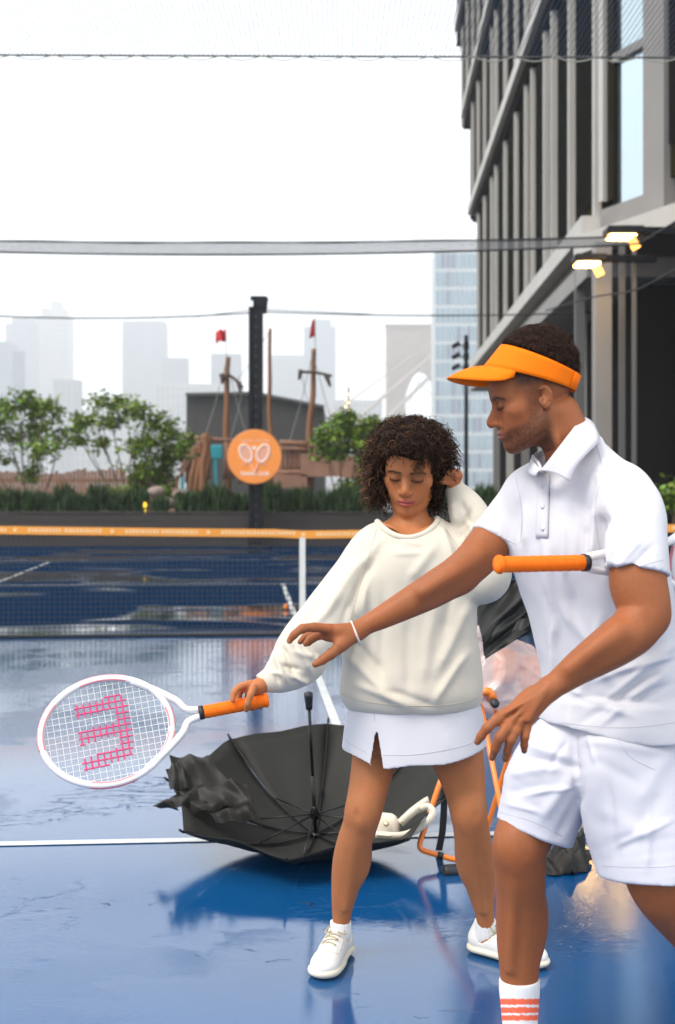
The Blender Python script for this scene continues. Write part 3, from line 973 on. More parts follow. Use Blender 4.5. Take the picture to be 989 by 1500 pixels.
# ================================================================== the dark building at the right
m_fin = mat('pale_fin_metal', (0.44, 0.42, 0.385), 0.5, 0.10, 1.2, stretch=(1, 1, .3))
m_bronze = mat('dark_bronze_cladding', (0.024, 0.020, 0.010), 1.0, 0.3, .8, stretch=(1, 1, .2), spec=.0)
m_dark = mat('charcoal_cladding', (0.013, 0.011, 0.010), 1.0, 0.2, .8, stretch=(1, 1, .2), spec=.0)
m_glassd = mat('dark_glass', (0.010, 0.010, 0.008), 1.0, spec=0.0)
m_skyglass = mat('sky_reflecting_glass', (0.55, 0.66, 0.70), 0.05, metal=.9)
m_grey = mat('grey_stone_panel', (0.22, 0.205, 0.19), 0.55, 0.10, 1.0)
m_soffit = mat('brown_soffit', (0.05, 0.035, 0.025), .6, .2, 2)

YC = 25.0                                     # the corner where the facade turns
def FX(Y, off=0.0): return 4.5 + 0.03 * Y - off   # facade line; off = metres proud of the wall (towards the court)
bl = empty('dark_building', (FX(YC), YC, 0), 'tall dark building with pale vertical fins and slanting ledges along the right side', 'building')
floors = [(6.75, 13.6, 55.5), (14.0, 19.3, 60.0), (19.7, 25.3, 65.0), (25.7, 31, 70)]
# long receding wall
def wall_prism(y0, y1, z0, z1, off, th, m, name, par=bl):
    a, b = FX(y0, off), FX(y1, off)
    v = [(a, y0, z0), (b, y1, z0), (b + th, y1, z0), (a + th, y0, z0), (a, y0, z1), (b, y1, z1), (b + th, y1, z1), (a + th, y0, z1)]
    return MB().add(v, [(0, 3, 2, 1), (4, 5, 6, 7), (0, 1, 5, 4), (1, 2, 6, 5), (2, 3, 7, 6), (3, 0, 4, 7)]).build(name, m, par)
for i, (z0, z1, ye) in enumerate(floors):
    wall_prism(YC, ye, z0, z1, 0, 9, m_bronze, 'upper_wall')
    wall_prism(YC + (.0 if i else .0), ye + 1.6, z1, z1 + .4, .34, 9.4, m_fin, 'ledge')
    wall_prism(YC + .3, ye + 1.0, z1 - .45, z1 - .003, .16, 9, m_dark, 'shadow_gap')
    sp_ = [25.15, 28.4, 31.2, 32.6, 35.5, 37.0, 39.7, 43.0, 46.3, 48.0, 51.2, 54.4, 57.5, 61.0, 64.4]
    for k, y in enumerate(sp_):
        if y > ye - .3: continue
        wd = .16
        f_ = MB(); f_.box((FX(y) - (.15 if y < 34 else .12), y, z0 + .002), (FX(y) + .02, y + wd, z1 - .452))
        f_.build('fin', m_fin, bl)
    # tall dark windows between the fins
    for ya, yb in zip(sp_[:-1], sp_[1:]):
        if yb > ye - .3 or yb - ya < 2.0: continue
        o = wall_prism(ya + .7, yb - .35, z0 + .5, z1 - .7, .03, .06, m_glassd, 'window')
# the slanting ledge over the ground floor
wall_prism(YC, 56, 6.35, 6.745, .42, 9.5, m_fin, 'canopy_edge')
wall_prism(YC + .2, 55.8, 5.95, 6.345, .10, 9, m_soffit, 'soffit')
wall_prism(YC + .1, 56, 5.55, 5.945, .30, 9.2, m_grey, 'lower_beam')
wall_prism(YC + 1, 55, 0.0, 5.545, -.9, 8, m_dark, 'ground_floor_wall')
for k, y in enumerate((27.5, 30.5, 33.8, 37.5, 41.8, 46.6, 52.0)):
    MB().box((FX(y) + .35, y, .002), (FX(y) + .6, y + .10, 5.543)).build('mullion', m_fin if k % 2 else m_grey, bl)
# near wing: turns towards the camera
DX, DY = 0.385, -1.0
wl = math.hypot(DX, DY); wd_ = np.array([DX, DY, 0]) / wl; wn = np.array([-1.0, -.385, 0]) / wl   # along / outwards
wc = np.array([FX(YC) + .0, YC, 0])
def wing(s0, s1, z0, z1, off, th, m, name, par=bl):
    a = wc + wd_ * s0 + wn * off; b = wc + wd_ * s1 + wn * off; t = -wn * th
    v = [a + [0, 0, z0], b + [0, 0, z0], b + t + [0, 0, z0], a + t + [0, 0, z0], a + [0, 0, z1], b + [0, 0, z1], b + t + [0, 0, z1], a + t + [0, 0, z1]]
    return MB().add(v, [(0, 3, 2, 1), (4, 5, 6, 7), (0, 1, 5, 4), (1, 2, 6, 5), (2, 3, 7, 6), (3, 0, 4, 7)]).build(name, m, par)
wing(.003, 16, 7.0, 32, 0, 8, m_bronze, 'wing_wall')
wing(.0, .16, 7.0, 32, .10, .5, m_fin, 'corner_fin')
wing(2.2, 3.9, 7.35, 9.9, .02, .1, m_skyglass, 'window') if False else None
def xs_at(x):                                  # distance along the wing seen at photo column x
    k = (x - CX) / F
    return (k * wc[1] - wc[0]) / (wd_[0] - k * wd_[1])
def zz(y, s): 
    D = (wc + wd_ * s)[1]; return CH - (y - HY) / F * D
s0, s1, s2 = xs_at(906), xs_at(951), xs_at(983)
zb0 = zz(300, s0)
for z0, z1 in ((zb0, zb0 + 2.75), (zb0 + 2.93, zb0 + 9)):
    wn_ = wing(s0, s1, z0, z1, .004, .10, m_skyglass, 'window')
    wing(s0 - .07, s0 - .003, z0, z1, .08, .12, m_dark, 'frame')
wing(s0 - .07, s1 + .05, zb0 + 2.755, zb0 + 2.925, .10, .14, m_grey, 'transom')
wing(s1 + .003, s2 - .02, zb0 - .85, 32, .14, .3, m_grey, 'pilaster')
wing(s2, 16, 7.6, 32, .05, .2, m_dark, 'dark_bay')
wing(s0 - .5, s1, zb0 - .80, zb0 - .005, .07, .2, m_grey, 'sill_panel')
wing(-.35, 16, 6.35, zb0 - .86, .45, 8, m_fin, 'canopy_edge')
wing(-.2, 16, 5.95, 6.345, .12, 8, m_soffit, 'soffit')
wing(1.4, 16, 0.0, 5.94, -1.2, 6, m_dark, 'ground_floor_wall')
# the grey column below the canopy and the slim mullions beside it
cx_ = P(883, 0, 23.6)[0]
MB().box((cx_ - .15, 23.5, .002), (cx_ + .15, 23.85, 5.945)).build('column', m_grey, bl)
m_mg = mat('mullion_grey', (.10, .10, .098), .5)
for x, D, w_ in ((912, 23.3, .05), (850, 26.5, .10), (930, 22.8, .03)):
    c = P(x, 0, D); MB().box((c[0] - w_, D, .002), (c[0] + w_, D + .12, 5.9)).build('mullion', m_mg, bl)


# two lit flood lamps on arms
m_lamp = mat('warm_lamp', (1, .8, .4), .4, emit=(1.0, 0.60, 0.17), estr=36)
m_lamp2 = mat('warm_lamp_side', (1, .6, .2), .4, emit=(1.0, 0.36, 0.04), estr=4.0)
for k, (x, y, D, s, lb) in enumerate(((912, 347, 21.5, 1.0, 'lit warm floodlight on a dark arm, the upper and nearer of the two lamps'), (862, 387, 22.6, .92, 'lit warm floodlight on a dark arm, the lower and farther of the two lamps'))):
    c = P(x, y, D)
    e = empty('floodlight', c, lb, 'lamp', 'floodlights on the dark building')
    mb = MB(); mb.box(c + np.array([-.30 * s, -.22, .02]), c + np.array([.34 * s, .22, .16]), bev=.03)
    mb.obox(c + np.array([.26 * s, 0, .10]), c + np.array([1.25, .2, .13]), .16, .12)
    mb.build('housing', m_blackpaint, e)
    MB().box(c + np.array([-.25 * s, -.20, -.03]), c + np.array([.20 * s, .20, .016]), bev=.02).build('lens', m_lamp, e, True)
    # lower diffuser fold
    a = c + np.array([.13 * s, -.1, -.05]); MB().obox(a, a + np.array([.09 * s, .0, -.17]), .12, .11, up=(0, 1, 0)).build('reflector', m_lamp2, e)

# ================================================================== glass tower, bridge tower, skyline
def tower_windows(x0, x1, z0, z1, y, m1, m2, nx, nz, par, seed):
    r = random.Random(seed); mb = MB(); dx = (x1 - x0) / nx; dz = (z1 - z0) / nz
    for i in range(nx):
        for j in range(nz):
            k = 0 if r.random() < .72 else 1
            mb.box((x0 + i * dx + dx * .10, y - .12, z0 + j * dz + dz * .10), (x0 + (i + 1) * dx - dx * .10, y - .01, z0 + (j + 1) * dz - dz * .10), k)
    return mb.build('window', [m1, m2], par)
m_tglass = mat('pale_tower_glass', (0.20, 0.30, 0.36), 0.15, .2, .1, metal=.3)
m_tglass2 = mat('blue_tower_glass', (0.12, 0.17, 0.26), 0.2)
m_tframe = mat('tower_frame', (0.50, 0.54, 0.55), .5)
GD = 520
a = P(637, 0, GD)[0]; b = P(760, 0, GD)[0]; zt = P(0, 368, GD)[2]
gt = empty('glass_tower', ((a + b) / 2, GD, 0), 'pale blue glass tower block between the bridge pier and the dark building', 'building')
MB().box((a, GD, -.5), (b, GD + 20, zt)).build('wall', m_tframe, gt)
tower_windows(a + .15, b, 0, zt - .3, GD, m_tglass, m_tglass2, 16, 13, gt, 2)
mb = MB()
for k in range(17):
    x = a + .15 + k * (b - a - .15) / 16; mb.box((x - .07, GD - .35, 0), (x + .07, GD - .12, zt))
mb.build('mullions', m_tframe, gt)

m_stone = mat('bridge_stone', (0.30, 0.245, 0.20), .85, .15, .2)
BD = 860
bt = empty('bridge_tower', (P(600, 0, BD)[0], BD, 0), 'hazy stone bridge tower with a pointed arch and slanting cables', 'bridge')
xa, xb = P(566, 0, BD)[0], P(690, 0, BD)[0]; zt = P(0, 478, BD)[2]
xm0, xm1 = P(594, 0, BD)[0], P(640, 0, BD)[0]; zs = P(0, 580, BD)[2]; zp = P(0, 543, BD)[2]
mb = MB()
mb.box((xa, BD, -.5), (xm0, BD + 9, zt)); mb.box((xm1, BD, -.5), (xb, BD + 9, zt))
n = 10
for i in range(n):                                # pointed arch head
    t0, t1 = i / n, (i + 1) / n
    X0 = xm0 + (xm1 - xm0) * t0; X1 = xm0 + (xm1 - xm0) * t1
    h = lambda t: zs + (zp - zs) * math.sin(PI * .5 * (1 - abs(2 * t - 1))) ** .8
    mb.add([(X0, BD, h(t0)), (X1, BD, h(t1)), (X1, BD, zt), (X0, BD, zt), (X0, BD + 9, h(t0)), (X1, BD + 9, h(t1)), (X1, BD + 9, zt), (X0, BD + 9, zt)],
           [(0, 1, 2, 3), (7, 6, 5, 4), (3, 2, 6, 7), (4, 5, 1, 0)])
mb.build('pier', m_stone, bt)
MB().box((xa - .9, BD - .8, zt), (xb + .9, BD + 9.8, zt + 1.4)).box((xa - .4, BD - .4, zt - 2.2), (xb + .4, BD - .003, zt - 1.2)).build('cornice', m_stone, bt)
cb = MB()
m_cab = mat('bridge_cable', (0.34, 0.28, 0.25), .7)
for (x0, y0, x1, y1, rr_) in ((640, 515, 480, 650, .42), (636, 545, 520, 660, .42), (634, 500, 470, 618, .16), (628, 520, 560, 690, .12), (600, 500, 440, 640, .10), (612, 560, 700, 640, .14)):
    cb.tube([P(x0, y0, BD - 6), P(x1, y1, BD - 120)], rr_ * 2.9, 6)
cb.build('cables', m_cab, bt)

m_tow = [mat('far_tower_%s' % n_, c, .7, .15, .05) for n_, c in (('grey', (.17, .19, .22)), ('blue', (.11, .16, .21)), ('pale', (.30, .30, .28)), ('slate', (.09, .12, .16)))]
sky_rows = [  # x0, x1, top y, distance, material, stepped top, label
    (-60, 12, 500, 430, 1, 0, 'broad hazy blue tower at the far left edge of the skyline'),
    (8, 50, 474, 520, 0, 1, 'hazy grey tower with a stepped top at the left, left of the tallest one'),
    (18, 34, 514, 360, 1, 0, 'narrow hazy blue block low in front of the left towers'),
    (49, 100, 462, 560, 2, 2, 'tallest pale hazy tower with a thin spire at the left'),
    (78, 115, 556, 400, 0, 0, 'low hazy grey block right of the tall spired tower'),
    (179, 240, 470, 520, 0, 0, 'wide flat topped hazy tower alone in the middle left of the skyline'),
    (238, 274, 524, 500, 3, 0, 'hazy slate block attached right of the wide flat topped tower'),
    (228, 330, 562, 420, 2, 0, 'low pale hazy block under the slate block'),
    (309, 352, 518, 480, 3, 0, 'hazy slate tower behind the flag mast left of the black post'),
    (398, 446, 520, 560, 0, 0, 'hazy grey tower right of the black post'),
    (445, 492, 478, 540, 1, 1, 'hazy blue tower with a stepped top behind the right mast'),
    (488, 560, 586, 420, 2, 0, 'low pale hazy building left of the bridge tower'),
    (110, 182, 600, 380, 2, 0, 'low pale hazy building between the left towers')]
for (x0, x1, yt, D, mi, st, lb) in sky_rows:
    D *= 3.2
    a, b, z = P(x0, 0, D)[0], P(x1, 0, D)[0], P(0, yt, D)[2]
    e = empty('tower', ((a + b) / 2, D, 0), lb, 'building', 'hazy towers of the far skyline')
    mb = MB(); mb.box((a, D, -.6), (b, D + (b - a) * .8, z))
    w_ = b - a
    if st >= 1: mb.box((a + w_ * .22, D + .5, z), (b - w_ * .14, D + w_ * .7, z + w_ * .22))
    if st == 2:
        mb.box((a + w_ * .50, D + 1, z + w_ * .22), (b - w_ * .22, D + w_ * .5, z + w_ * .42))
        mb.tube([((a + b) / 2 + w_ * .14, D + 3, z + w_ * .42), ((a + b) / 2 + w_ * .14, D + 3, z + w_ * 1.0)], [.5, .1], 6)
    mb.build('wall', m_tow[mi], e)
    wb = MB(); nx = max(3, int(w_ / 5.2)); nz = max(4, int(z / 8.4)); dx = w_ / nx; dz = z / nz
    for i in range(nx): wb.box((a + i * dx + dx * .28, D - .08, .5), (a + (i + 1) * dx - dx * .28, D - .004, z - dz * .4))
    for j in range(1, nz): wb.box((a + .1, D - .14, j * dz - dz * .2), (b - .1, D - .085, j * dz + dz * .05), 1)
    wb.build('window', [m_tow[3], m_tow[mi]], e)

# ================================================================== dark shed, play ship, fence, rocks
SDD = 62
m_shed = mat('dark_grey_cladding', (0.045, 0.043, 0.042), .7, .12, .8, stretch=(3, 1, .2))
p = [P(273, 580, SDD), P(375, 578, SDD), P(475, 598, SDD), P(475, 700, SDD), P(273, 700, SDD)]
sh = empty('shed', (p[0][0], SDD, 0), 'dark grey flat clad shed with a sloping roofline behind the play ship', 'building')
v = [q_ * [1, 1, 1] for q_ in p]; v[3] = np.array([v[2][0], SDD, -.3]); v[4] = np.array([v[0][0], SDD, -.3])
bk = [q_ + [0, 10, 0] for q_ in v]
mb = MB().add(v + bk, [(0, 4, 3, 2, 1), (5, 6, 7, 8, 9), (0, 1, 6, 5), (1, 2, 7, 6), (2, 3, 8, 7), (0, 5, 9, 4)])
mb.build('wall', m_shed, sh)
mb = MB(); mb.obox(v[0] + [0, -.1, .06], v[1] + [0, -.1, .06], .5, .14); mb.obox(v[1] + [0, -.1, .06], v[2] + [0, -.1, .06], .5, .14)
mb.build('roof_edge', mat('roof_trim', (.08, .08, .08), .6), sh)

m_log = mat('debarked_log', (0.22, 0.095, 0.038), .75, .3, 3, stretch=(1, 1, .3), bump=.4, bscale=12)
m_plank = mat('weathered_plank', (0.25, 0.125, 0.075), .8, .3, 3)
m_darklog = mat('dark_log', (0.055, 0.035, 0.025), .8, .2, 5)
m_red = mat('red_cloth', (0.62, 0.03, 0.035), .7)
m_wire = mat('steel_wire', (.25, .25, .24), .5)
KD = 40.0
ship = empty('play_ship', (P(390, 0, KD)[0], KD, 0), 'wooden playground ship with log masts, rails and plank sides behind the planter', 'playground')
def wob(x0, y0, x1, y1, D, n=7, a=.03, seed=0):
    r = random.Random(seed); A, B = P(x0, y0, D), P(x1, y1, D)
    return [A + (B - A) * t + np.array([r.uniform(-a, a), 0, 0]) for t in np.linspace(0, 1, n)]
def taper(pts, a, b): return np.linspace(a, b, len(pts))
for i, (x0, y0, x1, y1, r0, r1) in enumerate(((332, 720, 333, 523, .12, .08), (396, 720, 395, 481, .09, .055), (453, 720, 459, 511, .12, .08))):
    pts = smooth_path(wob(x0, y0, x1, y1, KD, 7, .05, i), 3); MB().tube(pts, taper(pts, r0, r1), 10).build('mast', m_log, ship, True)
for i, (pp, fx) in enumerate((([(325, 560), (333, 550), (345, 556), (356, 568)], ((325, 548, 326, 562), (350, 560, 352, 574))),
                              ([(441, 545), (455, 545), (470, 547), (486, 551)], ((441, 542, 438, 556), (478, 550, 484, 566))))):
    mb = MB(); mb.tube(smooth_path([P(x, y, KD - .2) for x, y in pp], 4), .045, 8)
    for (a_, b_, c_, d_) in fx: mb.tube([P(a_, b_, KD - .2), P(c_, d_, KD - .25)], [.09, .04], 7)
    mb.build('yard', m_darklog, ship, True)
flagp = (((331, 482, 317, 502), 331, 500, 523, 0), ((456, 466, 462, 494), 461, 480, 512, 1))
for (fx0, fy0, fx1, fy1), sx, sy, se, kk in flagp:
    MB().tube([P(sx, fy0 - 3, KD), P(sx + 1, se, KD)], .012, 5).build('flag_staff', m_wire, ship)
    nu, nv = 10, 7
    if kk == 0:
        g = [[P(331 - 15 * i / (nu - 1), 482 + 3 * i / (nu - 1) + 17 * j / (nv - 1) + 1.5 * math.sin(i * .9), KD - .05 + .10 * math.sin(i * .9 + j * .3)) for j in range(nv)] for i in range(nu)]
    else:
        g = [[P(461 - (4 + 4 * j / (nv - 1)) * (i / (nu - 1)) + (0 if j else 1), 466 + 26 * j / (nv - 1) + 4 * i / (nu - 1), KD - .05 + .08 * math.sin(i * 1.1)) for j in range(nv)] for i in range(nu)]
    V, f = sheet(g, .006, None); MB().add(V, f).build('flag', m_red, ship, True)
rb = MB()
for (x0, y0, x1, y1, r_) in ((270, 640, 345, 646, .07), (270, 654, 300, 656, .05), (410, 648, 452, 650, .08), (410, 657, 452, 658, .05), (400, 692, 560, 690, .07), (390, 690, 450, 706, .06), (262, 690, 300, 640, .05), (250, 715, 285, 665, .05), (330, 645, 338, 700, .06)):
    rb.tube(wob(x0, y0, x1, y1, KD - .3, 4, .02, int(x0)), r_, 7)
rb.build('rail', m_plank, ship, True)
hb = MB(); rr = random.Random(4)
x = 268
while x < 460:
    if not 308 < x < 326:
        hb.tube(wob(x + rr.uniform(-1, 1), 700 + rr.uniform(-3, 10), x + rr.uniform(-1.5, 4), (648 if x > 320 else 652) + rr.uniform(-2, 6), KD - .1, 3, .02, int(x * 10)), rr.uniform(.045, .08), 6)
    x += rr.uniform(4.0, 6.5)
hb.build('plank_side', m_plank, ship, True)
db = MB()
for (x0, x1, y0, y1) in ((440, 500, 665, 698), (500, 560, 668, 700), (400, 450, 695, 715)):
    a, b = P(x0, y1, KD - .5), P(x1, y0, KD - .5); db.box((a[0], KD - .5, a[2]), (b[0], KD - .35, b[2]))
db.build('deck_board', mat('pink_brown_board', (.27, .14, .09), .8, .2, 2), ship)
for i, (x, y0, y1, r_) in enumerate(((300, 635, 722, .14), (291, 645, 735, .10), (283, 655, 735, .09), (305, 640, 700, .08))):
    pts = wob(x - 4, y1, x + 3, y0, KD - .8, 5, .05, i + 30); MB().tube(smooth_path(pts, 3), .9 * r_, 8).build('log_post', m_log, ship, True)
rg = MB()
for (x0, y0, x1, y1) in ((333, 524, 300, 640), (334, 535, 362, 640), (395, 484, 345, 560), (459, 514, 425, 645), (459, 520, 500, 660), (356, 568, 338, 640), (441, 545, 455, 600)):
    rg.tube([P(x0, y0, KD - .1), (P(x0, y0, KD - .1) + P(x1, y1, KD - .1)) / 2 - [0, 0, .12], P(x1, y1, KD - .1)], .012, 5)
rg.build('rope', m_wire, ship)
m_teal = mat('turquoise_panel', (0.02, 0.30, 0.36), .4)
for (x0, x1, y0, y1, lb) in ((262, 272, 655, 668, 'small turquoise play panel left of the play ship'), (305, 326, 652, 672, 'turquoise play panel seen through the rails of the play ship')):
    a, b = P(x0, y1, KD + 1), P(x1, y0, KD + 1)
    mb = MB().box((a[0], KD + 1, a[2]), (b[0], KD + 1.1, b[2]), bev=.03).box(((a[0] + b[0]) / 2 - .05, KD + 1.02, -.02), ((a[0] + b[0]) / 2 + .05, KD + 1.09, a[2]))
    tag(mb.build('playhouse', m_teal), lb, 'playhouse')
# plank palisade low behind the left trees
fn = empty('plank_fence', (P(150, 0, 38)[0], 38, 0), 'pinkish weathered plank fence behind the left trees', 'fence')
mb = MB(); x = -60
while x < 262:
    h0 = 690 + 3 * math.sin(x * .03) + rr.uniform(-3, 3) + (6 if x > 180 else 0)
    a = P(x, h0, 38); mb.box((a[0], 38 + rr.uniform(0, .03), -.02), (a[0] + .085, 38.06, a[2])); x += 5.2
mb.build('planks', m_plank, fn)
mb = MB()
for z in (.5, 1.5): mb.box((P(-60, 0, 38)[0], 38.07, z), (P(262, 0, 38)[0], 38.12, z + .1))
mb.build('rail', m_plank, fn)
m_rock = mat('pale_rock', (.33, .25, .21), .85, .25, 3, bump=.5, bscale=8)
for i, (x, y, hw, hh, lb) in enumerate(((228, 720, 13, 8, 'round pale boulder behind the shrubs left of the log posts'), (240, 737, 17, 9, 'flat pale boulder low behind the shrub row'), (262, 725, 10, 8, 'small pale boulder right of the two larger ones'))):
    c = P(x, y, 31.2); S = SDF().u(ell(c, (hw * 31.2 / F, .3, hh * 31.2 / F)))
    shape('boulder', S, .045, m_rock, None, disp=lambda p: .05 * vnoise(p, 4) + .02 * vnoise(p, 11))
    o = bpy.context.scene.collection.objects[-1]; tag(o, lb, 'rock')
# small things among the planting
o = MB().lathe(P(213, 743, 29.9), [(0, 0), (.05, 0), (.06, .05), (.05, .11), (0, .12)], 10).lathe(P(213, 752, 29.9), [(0, -.03), (.015, -.03), (.015, .14), (0, .14)], 6).build('garden_light', mat('yellow_lamp', (1, .8, .1), .5, emit=(1, .62, .05), estr=1.6))
tag(o, 'small lit yellow garden light between the shrubs left of the boulders', 'lamp')
o = empty('string_light', P(510, 605, 34), 'short upright string of small warm bulbs above the right tree', 'lamp')
mb = MB(); 
for k in range(6): mb.lathe(P(507 + (k % 2) * 3, 572 + k * 6.0, 34), [(0, -.03), (.045, 0), (0, .04)], 8)
mb.build('bulb', mat('bulb_glow', (1, .8, .4), .4, emit=(1, .75, .35), estr=3), o, True)
MB().tube([P(509, 640, 34.05), P(510, 568, 34.05)], .03, 6).build('stake', m_darklog, o)

# spotlight pole
LD = 34.0; lx = P(683, 0, LD)[0]
lp = empty('spotlight_pole', (lx, LD, 0), 'slim dark pole with three angled spotlights in front of the glass tower', 'light pole')
zt = P(0, 491, LD)[2]
MB().tube([(lx, LD, -.02), (lx, LD, zt)], .055, 10).build('pole', m_blackpaint, lp, True)
for i in range(3):
    c = P(669, 505 + 16 * i, LD); mb = MB()
    mb.tube([c + [-.12, 0, -.06], c + [.08, 0, .05]], .062, 8); mb.tube([c + [.04, 0, -.0], (lx, LD, c[2] - .05)], .02, 6)
    mb.box((lx - .07, LD - .07, c[2] - .13), (lx + .07, LD + .07, c[2] + .07))
    mb.build('spotlight', m_blackpaint, lp)
def rotz(a): c, s = math.cos(a), math.sin(a); return np.array([[c, -s, 0], [s, c, 0], [0, 0, 1.0]])
# ================================================================== rackets
m_gripo = mat('orange_grip', (0.92, 0.165, 0.006), 0.6, .05, 40, bump=.35, bscale=220, bdist=.001, spec=.18)
m_blackr = mat('black_rubber', (0.015, 0.015, 0.018), .5)
m_collar = mat('collar_print', (.75, .75, .78), .5)
def racket(name, butt, tip, wdir, label, group, m_frame, m_acc, m_str, m_sten, stencil, Lh=.170, Wh=.132, hl=.182):
    """butt, tip world points; wdir = direction across the head"""
    butt = np.array(butt, float); tip = np.array(tip, float); X = unit(tip - butt); L = np.linalg.norm(tip - butt)
    Yd = unit(np.array(wdir, float) - X * np.dot(wdir, X)); Z = np.cross(X, Yd)
    W = lambda u, v, z=0.0: butt + X * u + Yd * v + Z * z
    e = empty(name, butt, label, 'tennis racket', group)
    hc = L - Lh - .008
    # handle: octagonal grip with a spiral wrap
    n = 60; pts = [W(.006 + (hl - .006) * i / n, 0) for i in range(n + 1)]
    rad = [.0182 + .0004 * math.sin(i * 1.05) + (.0028 if i < 2 else 0) for i in range(n + 1)]
    MB().tube(pts, rad, 10).lathe(W(0, 0), [(0, 0), (.018, .001), (.0208, .006), (.019, .014)], 12, axis=X).build('handle', m_gripo, e, True)
    MB().lathe(W(hl, 0), [(0, 0), (.0195, 0), (.0195, .013), (0, .013)], 16, axis=X).build('collar', m_blackr, e, True)
    mb = MB()
    for a in (-.006, .002, .009): mb.box(W(.1885, a, .0) - .0015, W(.1885, a, .0) + .0015)
    # head frame
    th = lambda a: W(hc + Lh * math.cos(a), Wh * math.sin(a))
    N = 96; ang = np.linspace(0, 2 * PI, N + 1)[:-1]
    def oval(rz, rr_, offs, m, name_, a0=None, a1=None, parent=e):
        mb = MB(); aa = ang if a0 is None else np.linspace(a0, a1, 30)
        mb.tube([W(hc + (Lh + offs) * math.cos(a), (Wh + offs) * math.sin(a)) for a in aa], rr_, 10, closed=a0 is None, squash=(Z, rz))
        return mb.build(name_, m, parent, True)
    fr = oval(.0, .0001, 0, m_frame, 'x') if False else None
    mb = MB()
    mb.tube([th(a) for a in ang], .0098, 10, closed=True)
    for s in (-1, 1):                                   # throat arms
        a = PI - s * 1.02
        p0 = np.array([hc + Lh * math.cos(a), Wh * math.sin(a) ]) 
        path = [(p0[0] + .004, p0[1]), (p0[0] - .050, abs(p0[1]) * .72), (p0[0] - .105, abs(p0[1]) * .38), (hl + .045, .018), (hl + .010, .0095)]
        path = [(u_, abs(v_) * s) for u_, v_ in path]
        q = smooth_path([W(u_, v_) for u_, v_ in path], 6)
        mb.tube(q, np.linspace(.0105, .0098, len(q)), 10)
    mb.build('frame', m_frame, e, True)
    for a0, a1 in ((-.15, .75), (1.25, 2.0), (-1.9, -1.2), (-2.9, -2.45), (2.9, 3.3)):
        mb = MB(); mb.tube([W(hc + (Lh + .0035) * math.cos(a), (Wh + .0035) * math.sin(a), .0) for a in np.linspace(a0, a1, 24)], .0074, 8)
        mb.build('accent_stripe', m_acc, e, True)
        MB().tube([W(hc + (Lh - .0045) * math.cos(a), (Wh - .0045) * math.sin(a), -.0058) for a in np.linspace(a0, a1, 24)], .0034, 6).build('accent_stripe', m_acc, e, True)
    # strings, split where the stencil paint starts and ends
    sb = MB(); NM, NC = 16, 19
    Li, Wi = Lh - .006, Wh - .006
    def run(p, q, amp, ph):
        p = np.array(p); q = np.array(q); n_ = 44
        for i in range(n_):
            a = p + (q - p) * i / n_; b = p + (q - p) * (i + 1) / n_; m_ = (a + b) / 2
            k = 1 if stencil(m_[0] - hc, m_[1]) else 0
            za = amp; sb.tube([W(*a, za), W(*b, za)], .0024 if k else .00075, 4, k, cap=False)
    for i in range(NM):
        v = (i - (NM - 1) / 2) * (2 * Wi / (NM + .6)); h_ = Li * math.sqrt(max(0, 1 - (v / Wi) ** 2))
        run((hc - h_, v), (hc + h_, v), .0006, i)
    for i in range(NC):
        u_ = (i - (NC - 1) / 2) * (2 * Li / (NC + .6)); h_ = Wi * math.sqrt(max(0, 1 - (u_ / Li) ** 2))
        run((hc + u_, -h_), (hc + u_, h_), -.0006, i)
    sb.build('strings', [m_str, m_sten], e, True)
    return e
def w_stencil(u, v):
    # the letter W, its points towards the head's tip: three slanted bars joined by a rounded spine
    v = v + .10 * u
    if abs(v) > .090: return False
    lo = -.068 + (abs(v) / .09) ** 5 * .022
    if u < lo or u > .074: return False
    if u < lo + .038: return True
    return abs(v) > .054 or abs(v) < .019
m_wframe = mat('white_racket_paint', (0.80, 0.76, 0.74), .28, coat=.5)
m_pink = mat('pink_paint', (0.78, 0.23, 0.26), .3, coat=.5)
m_string = mat('white_string', (.82, .82, .80), .4)
m_sten = mat('magenta_stencil', (.66, .07, .19), .5)
RK_B, RK_T = P(393, 1025, 3.50), P(56, 1090, 3.36)
wd = P(172, 984, 3.46) - P(120, 1139, 3.34)
r1 = racket('tennis_racket', RK_B, RK_T, wd, 'white and pink tennis racket with orange grip held out low by the woman', 'tennis rackets', m_wframe, m_pink, m_string, m_sten, w_stencil, Lh=.174, Wh=.143)
m_yel = mat('yellow_string', (.80, .55, .06), .4)
m_yel2 = mat('yellow_stencil', (.85, .60, .05), .5)
RB2, RT2 = P(727, 827, 2.70), P(1160, 818, 3.02)
r2 = racket('tennis_racket', RB2, RT2, (0.0, -.12, 1), 'tennis racket with orange grip tucked under the man\'s arm, yellow strings behind him', 'tennis rackets', m_wframe, m_pink, m_yel, m_yel2, lambda u, v: False, hl=.218)

# ================================================================== upturned black umbrella
m_canopy = mat('black_umbrella_cloth', (0.021, 0.020, 0.017), 0.6, .12, 5, bump=.12, bscale=14, spec=.2, bdist=.006)
m_under = m_canopy
UR, UDp = .585, .225
HUBDROP = .033
hub = P(462, 1199, 5.02) - np.array([0, 0, HUBDROP])
tilt = math.radians(13)
ax = unit([math.sin(math.radians(-2.5)), -math.sin(tilt), math.cos(tilt)])
ux = unit(np.cross([0, 1, 0], ax)); uy = np.cross(ax, ux)
um = empty('umbrella', hub, 'large open black umbrella lying upside down on the wet court behind the woman', 'umbrella')
UW = lambda x, y, z: hub + ux * x + uy * y + ax * z
K = [math.radians(a) for a in (84, 128, 172, -144, -99, -54, -9, 38)]
def can(a, t, rk=1.0):      # t 0..1 from apex to rim
    return UW(math.cos(a) * UR * t * rk, math.sin(a) * UR * t * rk, -.04 + UDp * t ** 1.9)
mb = MB()
